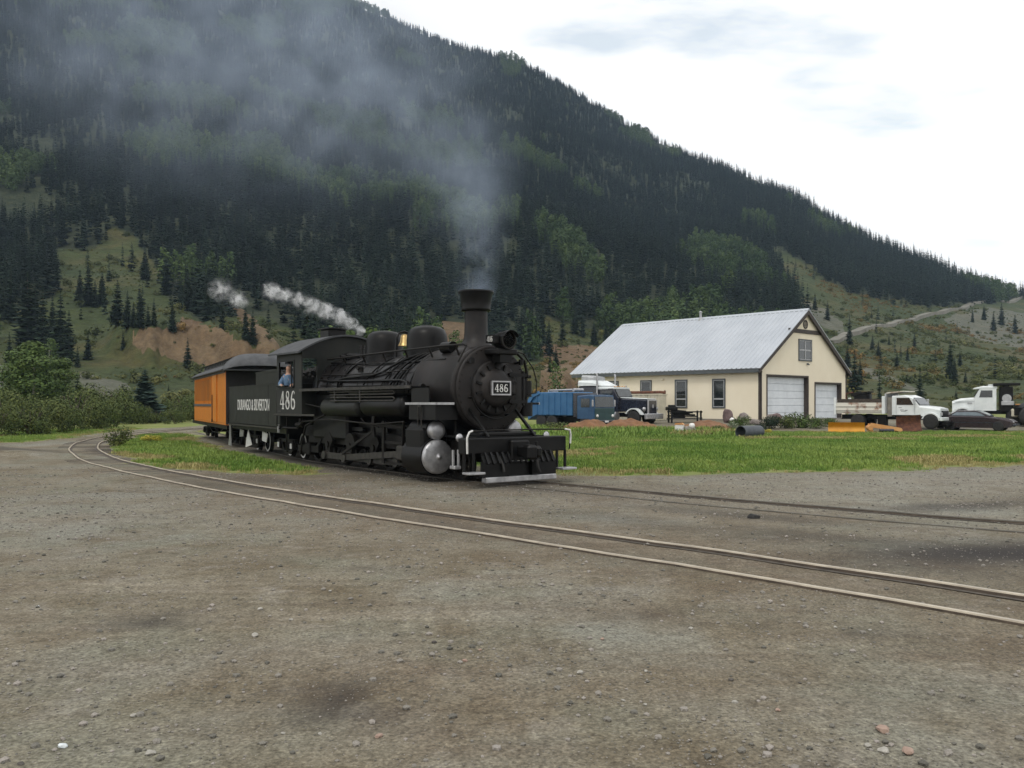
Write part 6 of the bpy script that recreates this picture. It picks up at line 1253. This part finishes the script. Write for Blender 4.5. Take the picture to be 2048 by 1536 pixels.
g_ = px(300, 885); t = thing('shrub', 'pale yellow weed on the grass left of the coach', 'shrub', (g_[0], g_[1], 0), 0); t.scale = (.6, .6, .35); link('foliage', SH[5], None, t); link('stems', STEM, None, t)

# ------------------------------------------------------------------ grass and stones
def clump(seed, n, hh, spread):
    r_ = random.Random(seed); mb = MB()
    for k in range(n):
        a = r_.random()*6.28; d = r_.random()**.5*spread; x, y = d*math.cos(a), d*math.sin(a); h = hh*r_.uniform(.5, 1.1); b_ = r_.random()*6.28; l = h*r_.uniform(.2, .6); w_ = .006+.004*r_.random()
        c, s = math.cos(b_), math.sin(b_)
        mb.add([(x-s*w_, y+c*w_, -.02), (x+s*w_, y-c*w_, -.02), (x+c*l*.35+s*w_*.8, y+s*l*.35-c*w_*.8, h*.6), (x+c*l*.35-s*w_*.8, y+s*l*.35+c*w_*.8, h*.6), (x+c*l, y+s*l, h)], [(0, 1, 2, 3), (3, 2, 4)])
    return mb
GR = [rawmesh(clump(201, 18, .085, .17), 'grass_tuft', 'grass'), rawmesh(clump(202, 20, .12, .18), 'grass_tuft', 'grass'), rawmesh(clump(203, 16, .07, .17), 'grass_tuft', 'grass'), rawmesh(clump(204, 14, .11, .15), 'grass_tuft', 'drygrass')]
n2_ = 130000
xg = rng.uniform(-30, 36, n2_); yg = rng.uniform(19, 60, n2_); mg = grassmask(xg, yg)
vis = np.abs(xg/yg) < .62
patch = fbm(xg/2.2, yg/2.2, 3)
kg = np.where(vis & (rng.random(n2_) < mg*.9) & (mg > .15) & (patch+mg*.42-.10+.5*fbm(xg/.7, yg/.7, 2) > .0))[0]
dist_b = np.min(np.hypot(xg[kg][:, None]-TRACK_B[None, ::2, 0], yg[kg][:, None]-TRACK_B[None, ::2, 1]), 1); dist_a = np.min(np.hypot(xg[kg][:, None]-TRACK_A[None, ::3, 0], yg[kg][:, None]-TRACK_A[None, ::3, 1]), 1)
kg = kg[(dist_b > 1.5) & (dist_a > .75)]
dry = fbm(xg[kg]/3+40, yg[kg]/3, 3)+.25*(mg[kg] < .75)*rng.random(len(kg)) > .13
tall = 1+2.0*sstep(41, 47, yg[kg])*(1-sstep(11, 15, xg[kg]))*(xg[kg] > 0)
scatter('grass', 'green grass of the field between the yard and the building', 'grass', np.stack([xg[kg], yg[kg], gz(xg[kg], yg[kg])], 1), rng.uniform(0, 6.28, len(kg)), rng.uniform(.6, 1.3, len(kg))*tall*(.35+.65*mg[kg]**1.5), np.where(dry, 3, kg % 3), GR)
STN = []
for i in range(4):
    bm = bmesh.new(); bmesh.ops.create_icosphere(bm, subdivisions=1, radius=1); r_ = random.Random(300+i)
    for v in bm.verts: v.co = Vector((v.co.x*r_.uniform(.7, 1.2), v.co.y*r_.uniform(.55, 1.0), v.co.z*r_.uniform(.4, .75)))
    me_ = bpy.data.meshes.new('gravel_stone'); bm.to_mesh(me_); bm.free(); me_.materials.append(M['stone']); STN.append(me_)
n3 = 150000
ys = rng.uniform(3.4, 24, n3); ts = rng.uniform(-.64, .64, n3); xs2 = ts*ys
dens = .30+1.1*np.clip(fbm(xs2/1.1, ys/1.1, 3)+.10, 0, 1)*2.2
hot = 1.2*np.exp(-((xs2-.72)/.5)**2-((ys-7.85)/.35)**2)+.9*np.exp(-((xs2-.25)/.8)**2-((ys-5.6)/.6)**2)+.6*np.exp(-((xs2-1.3)/.5)**2-((ys-4.3)/.3)**2)+.6*np.exp(-((xs2+1.9)/.9)**2-((ys-4.3)/.4)**2)+.7*np.exp(-((xs2+7)/3)**2-((ys-14)/3)**2)
ks = np.where((rng.random(n3) < (dens+hot)*np.clip(ys/16, .3, 1)) & (grassmask(xs2, ys) < .4))[0]
dA = np.min(np.hypot(xs2[ks][:, None]-TRACK_A[None, ::2, 0], ys[ks][:, None]-TRACK_A[None, ::2, 1]), 1); ks = ks[(dA > .62) | (rng.random(len(ks)) < .15)]
ss = .0035+.0048*rng.pareto(2.6, len(ks)); ss = np.clip(ss, .0035, .028)
scatter('gravel', 'loose gravel stones scattered over the bare yard', 'gravel', np.stack([xs2[ks], ys[ks], gz(xs2[ks], ys[ks])+ss*.25], 1), rng.uniform(0, 6.28, len(ks)), ss, ks % 4, STN)
SOLO = [(520, 1221, .035, 0), (582, 1242, .028, 0), (510, 1273, .045, 0), (125, 1495, .04, 3), (1160, 1350, .04, 0), (1292, 1344, .022, 0), (1462, 1360, .028, 2), (1382, 1257, .032, 0), (1480, 1166, .03, 0), (566, 1469, .02, 0), (868, 1288, .035, 2), (960, 1303, .022, 1), (935, 1245, .02, 0), (1205, 1282, .024, 1), (1290, 1412, .022, 0), (1246, 1404, .022, 0), (1470, 1404, .03, 0), (1556, 1420, .028, 1), (1766, 1464, .06, 1), (1768, 1506, .045, 0), (1815, 1507, .055, 1), (1735, 1495, .03, 0), (300, 1512, .04, 0), (268, 1432, .03, 0), (18, 1365, .022, 0), (42, 1530, .028, 2), (758, 1476, .035, 1), (640, 1470, .02, 0), (930, 1325, .03, 1), (1740, 1260, .024, 0), (1671, 1255, .026, 0), (1600, 1363, .02, 2), (1880, 1335, .02, 0), (660, 1185, .03, 0), (75, 1215, .03, 3), (820, 1165, .028, 0)]
M['stone1'] = material('pale_stone', (.26, .25, .22), (.40, .38, .34), rough=.9, scale=20); M['stone2'] = material('pink_stone', (.26, .18, .14), (.36, .26, .21), rough=.9, scale=20); M['stone3'] = material('dark_stone', (.05, .045, .04), (.10, .09, .08), rough=.9, scale=20); M['stone4'] = material('white_quartz', (.55, .60, .62), (.7, .74, .75), rough=.7, scale=20)
SL = ('larger pale grey stones on the bare yard', 'larger pinkish stones on the bare yard', 'larger dark stones on the bare yard', 'white quartz stones on the bare yard')
SO_ = [None]*len(SOLO)
for k_ in range(4):
    ids = [i for i, q in enumerate(SOLO) if q[3] == k_]
    for i, o_ in zip(ids, ordinals([SOLO[i][0] for i in ids])): SO_[i] = o_+' from the left of the '+SL[k_]
for i, (u, v, s, k) in enumerate(SOLO):
    X, Y = px(u, v); boulder('stone', SO_[i], 'stone', (X, Y, gz1(X, Y)+s*.22), (s*.75, s*.58, s*.38), 'stone'+str(k+1), 400+i, i, ('pale stones', 'pink stones', 'dark stones', 'quartz stones')[k], 2)
X, Y = px(1508, 1036)
boulder('coal_lump', 'black lump of cinder lying beside the buried rail', 'cinder', (X, Y, gz1(X, Y)+.02), (.11, .08, .06), 'coal', 555, .3)

# ------------------------------------------------------------------ smoke and steam
def plume(name, label, blobs, color, scale, detail, lo, hi, pad, aniso=.2, absorb=(0, 0, 0), step=1.0, warp=.5):
    """one closed hull round soft puffs; density = sum of gaussians x noise. blobs: (x, y, z, r, optical depth)"""
    c = np.array([b_[:3] for b_ in blobs]); r_ = np.array([b_[3] for b_ in blobs]); mn = (c-r_[:, None]*pad).min(0); mx_ = (c+r_[:, None]*pad).max(0)
    pts = []
    bm = bmesh.new()
    for b_ in blobs:
        q = bmesh.ops.create_icosphere(bm, subdivisions=1, radius=b_[3]*pad); bmesh.ops.translate(bm, verts=q['verts'], vec=b_[:3])
    h_ = bmesh.ops.convex_hull(bm, input=bm.verts[:]); bmesh.ops.delete(bm, geom=[v for v in bm.verts if not v.link_faces], context='VERTS')
    bmesh.ops.delete(bm, geom=list({e for e in h_['geom_interior'] if isinstance(e, bmesh.types.BMVert)}), context='VERTS')
    fset = set(f for f in h_['geom'] if isinstance(f, bmesh.types.BMFace)); bmesh.ops.delete(bm, geom=[f for f in bm.faces if f not in fset], context='FACES')
    bmesh.ops.recalc_face_normals(bm, faces=bm.faces[:])
    me_ = bpy.data.meshes.new(name); bm.to_mesh(me_); bm.free()
    m = bpy.data.materials.new(name); m.use_nodes = True; t = m.node_tree; t.nodes.clear(); L = t.links
    out = t.nodes.new('ShaderNodeOutputMaterial'); pv = t.nodes.new('ShaderNodeVolumePrincipled'); L.new(pv.outputs[0], out.inputs['Volume'])
    pv.inputs['Color'].default_value = (*color, 1); pv.inputs['Absorption Color'].default_value = (*absorb, 1); pv.inputs['Anisotropy'].default_value = aniso
    tc = t.nodes.new('ShaderNodeTexCoord').outputs['Object']
    nz = t.nodes.new('ShaderNodeTexNoise'); nz.inputs['Scale'].default_value = scale*.6; nz.inputs['Detail'].default_value = 2; L.new(tc, nz.inputs['Vector'])
    sb = t.nodes.new('ShaderNodeVectorMath'); sb.operation = 'SUBTRACT'; L.new(nz.outputs['Color'], sb.inputs[0]); sb.inputs[1].default_value = (.5, .5, .5)
    sc_ = t.nodes.new('ShaderNodeVectorMath'); sc_.operation = 'SCALE'; L.new(sb.outputs[0], sc_.inputs[0]); sc_.inputs['Scale'].default_value = warp
    wp = t.nodes.new('ShaderNodeVectorMath'); wp.operation = 'ADD'; L.new(tc, wp.inputs[0]); L.new(sc_.outputs[0], wp.inputs[1])
    tot = None
    def mm(op, a, b_=None):
        n_ = t.nodes.new('ShaderNodeMath'); n_.operation = op
        for k, v in enumerate((a, b_)):
            if v is None: continue
            if isinstance(v, (int, float)): n_.inputs[k].default_value = v
            else: L.new(v, n_.inputs[k])
        return n_.outputs[0]
    for (x, y, z, r__, tau) in blobs:
        d = t.nodes.new('ShaderNodeVectorMath'); d.operation = 'DISTANCE'; L.new(wp.outputs[0], d.inputs[0]); d.inputs[1].default_value = (x, y, z)
        q = mm('MULTIPLY', d.outputs['Value'], 1/r__); q = mm('MULTIPLY', q, q); e = mm('POWER', math.exp(-1), q); e = mm('MULTIPLY', e, tau/(1.77*r__))
        tot = e if tot is None else mm('ADD', tot, e)
    n2 = t.nodes.new('ShaderNodeTexNoise'); n2.inputs['Scale'].default_value = scale; n2.inputs['Detail'].default_value = detail; n2.inputs['Roughness'].default_value = .6; L.new(wp.outputs[0], n2.inputs['Vector'])
    mr = t.nodes.new('ShaderNodeMapRange'); mr.inputs[1].default_value = lo; mr.inputs[2].default_value = hi; L.new(n2.outputs[0], mr.inputs[0])
    L.new(mm('MULTIPLY', tot, mr.outputs[0]), pv.inputs['Density'])
    o = link(name, me_, m); tag(o, label, 'smoke', kind='stuff'); m.cycles.volume_step_rate = step
    return o
def sp(u, v, Y, rpx, tau): return ((u-1024)/FPX*Y, Y, EYE+(HORIZON-v)/FPX*Y, rpx*Y/FPX, tau)
plume('smoke_plume', 'grey coal smoke drifting left from the locomotive stack', [sp(952, 578, 19.6, 25, 0.75), sp(955, 530, 19.6, 28, 0.62), sp(957, 480, 19.6, 36, 0.50), sp(950, 425, 19.7, 50, 0.45), sp(935, 360, 19.8, 70, 0.45), sp(905, 290, 19.9, 95, 0.38), sp(830, 215, 20.0, 125, 0.38), sp(720, 140, 20.2, 155, 0.42), sp(590, 60, 20.5, 190, 0.51), sp(430, 130, 20.8, 190, 0.42), sp(270, 90, 21.0, 180, 0.41), sp(620, 230, 20.4, 120, 0.27), sp(110, 60, 21.2, 160, 0.27)], (.50, .60, .78), 1.1, 7, .38, .64, 2.0, absorb=(.2, .2, .24), warp=.45)
plume('steam_jet', 'white steam blowing back from the safety valve over the cab', [sp(722, 662, 24.0, 6, 8.58), sp(705, 648, 24.0, 7, 8.58), sp(682, 634, 24.1, 10, 8.58), sp(655, 622, 24.2, 10, 7.92), sp(625, 610, 24.3, 10, 7.26), sp(598, 599, 24.4, 9, 5.94), sp(570, 592, 24.5, 9, 4.62), sp(545, 582, 24.6, 10, 7.92), sp(475, 600, 24.9, 10, 3.96), sp(440, 580, 25.0, 15, 1.65)], (.97, .98, 1.0), 6.5, 7, .45, .56, 2.0, warp=.34)
# ------------------------------------------------------------------ haze
hz = MB().box(-1700, 1700, -200, 1800, -700, 720).build('haze', None); hz['kind'] = 'stuff'
m = bpy.data.materials.new('haze'); m.use_nodes = True; t = m.node_tree; t.nodes.clear()
out = t.nodes.new('ShaderNodeOutputMaterial'); pv = t.nodes.new('ShaderNodeVolumePrincipled'); t.links.new(pv.outputs[0], out.inputs['Volume'])
pv.inputs['Color'].default_value = (.58, .77, 1.0, 1); pv.inputs['Density'].default_value = .00013
hz.data.materials.append(m); m.cycles.homogeneous_volume = True
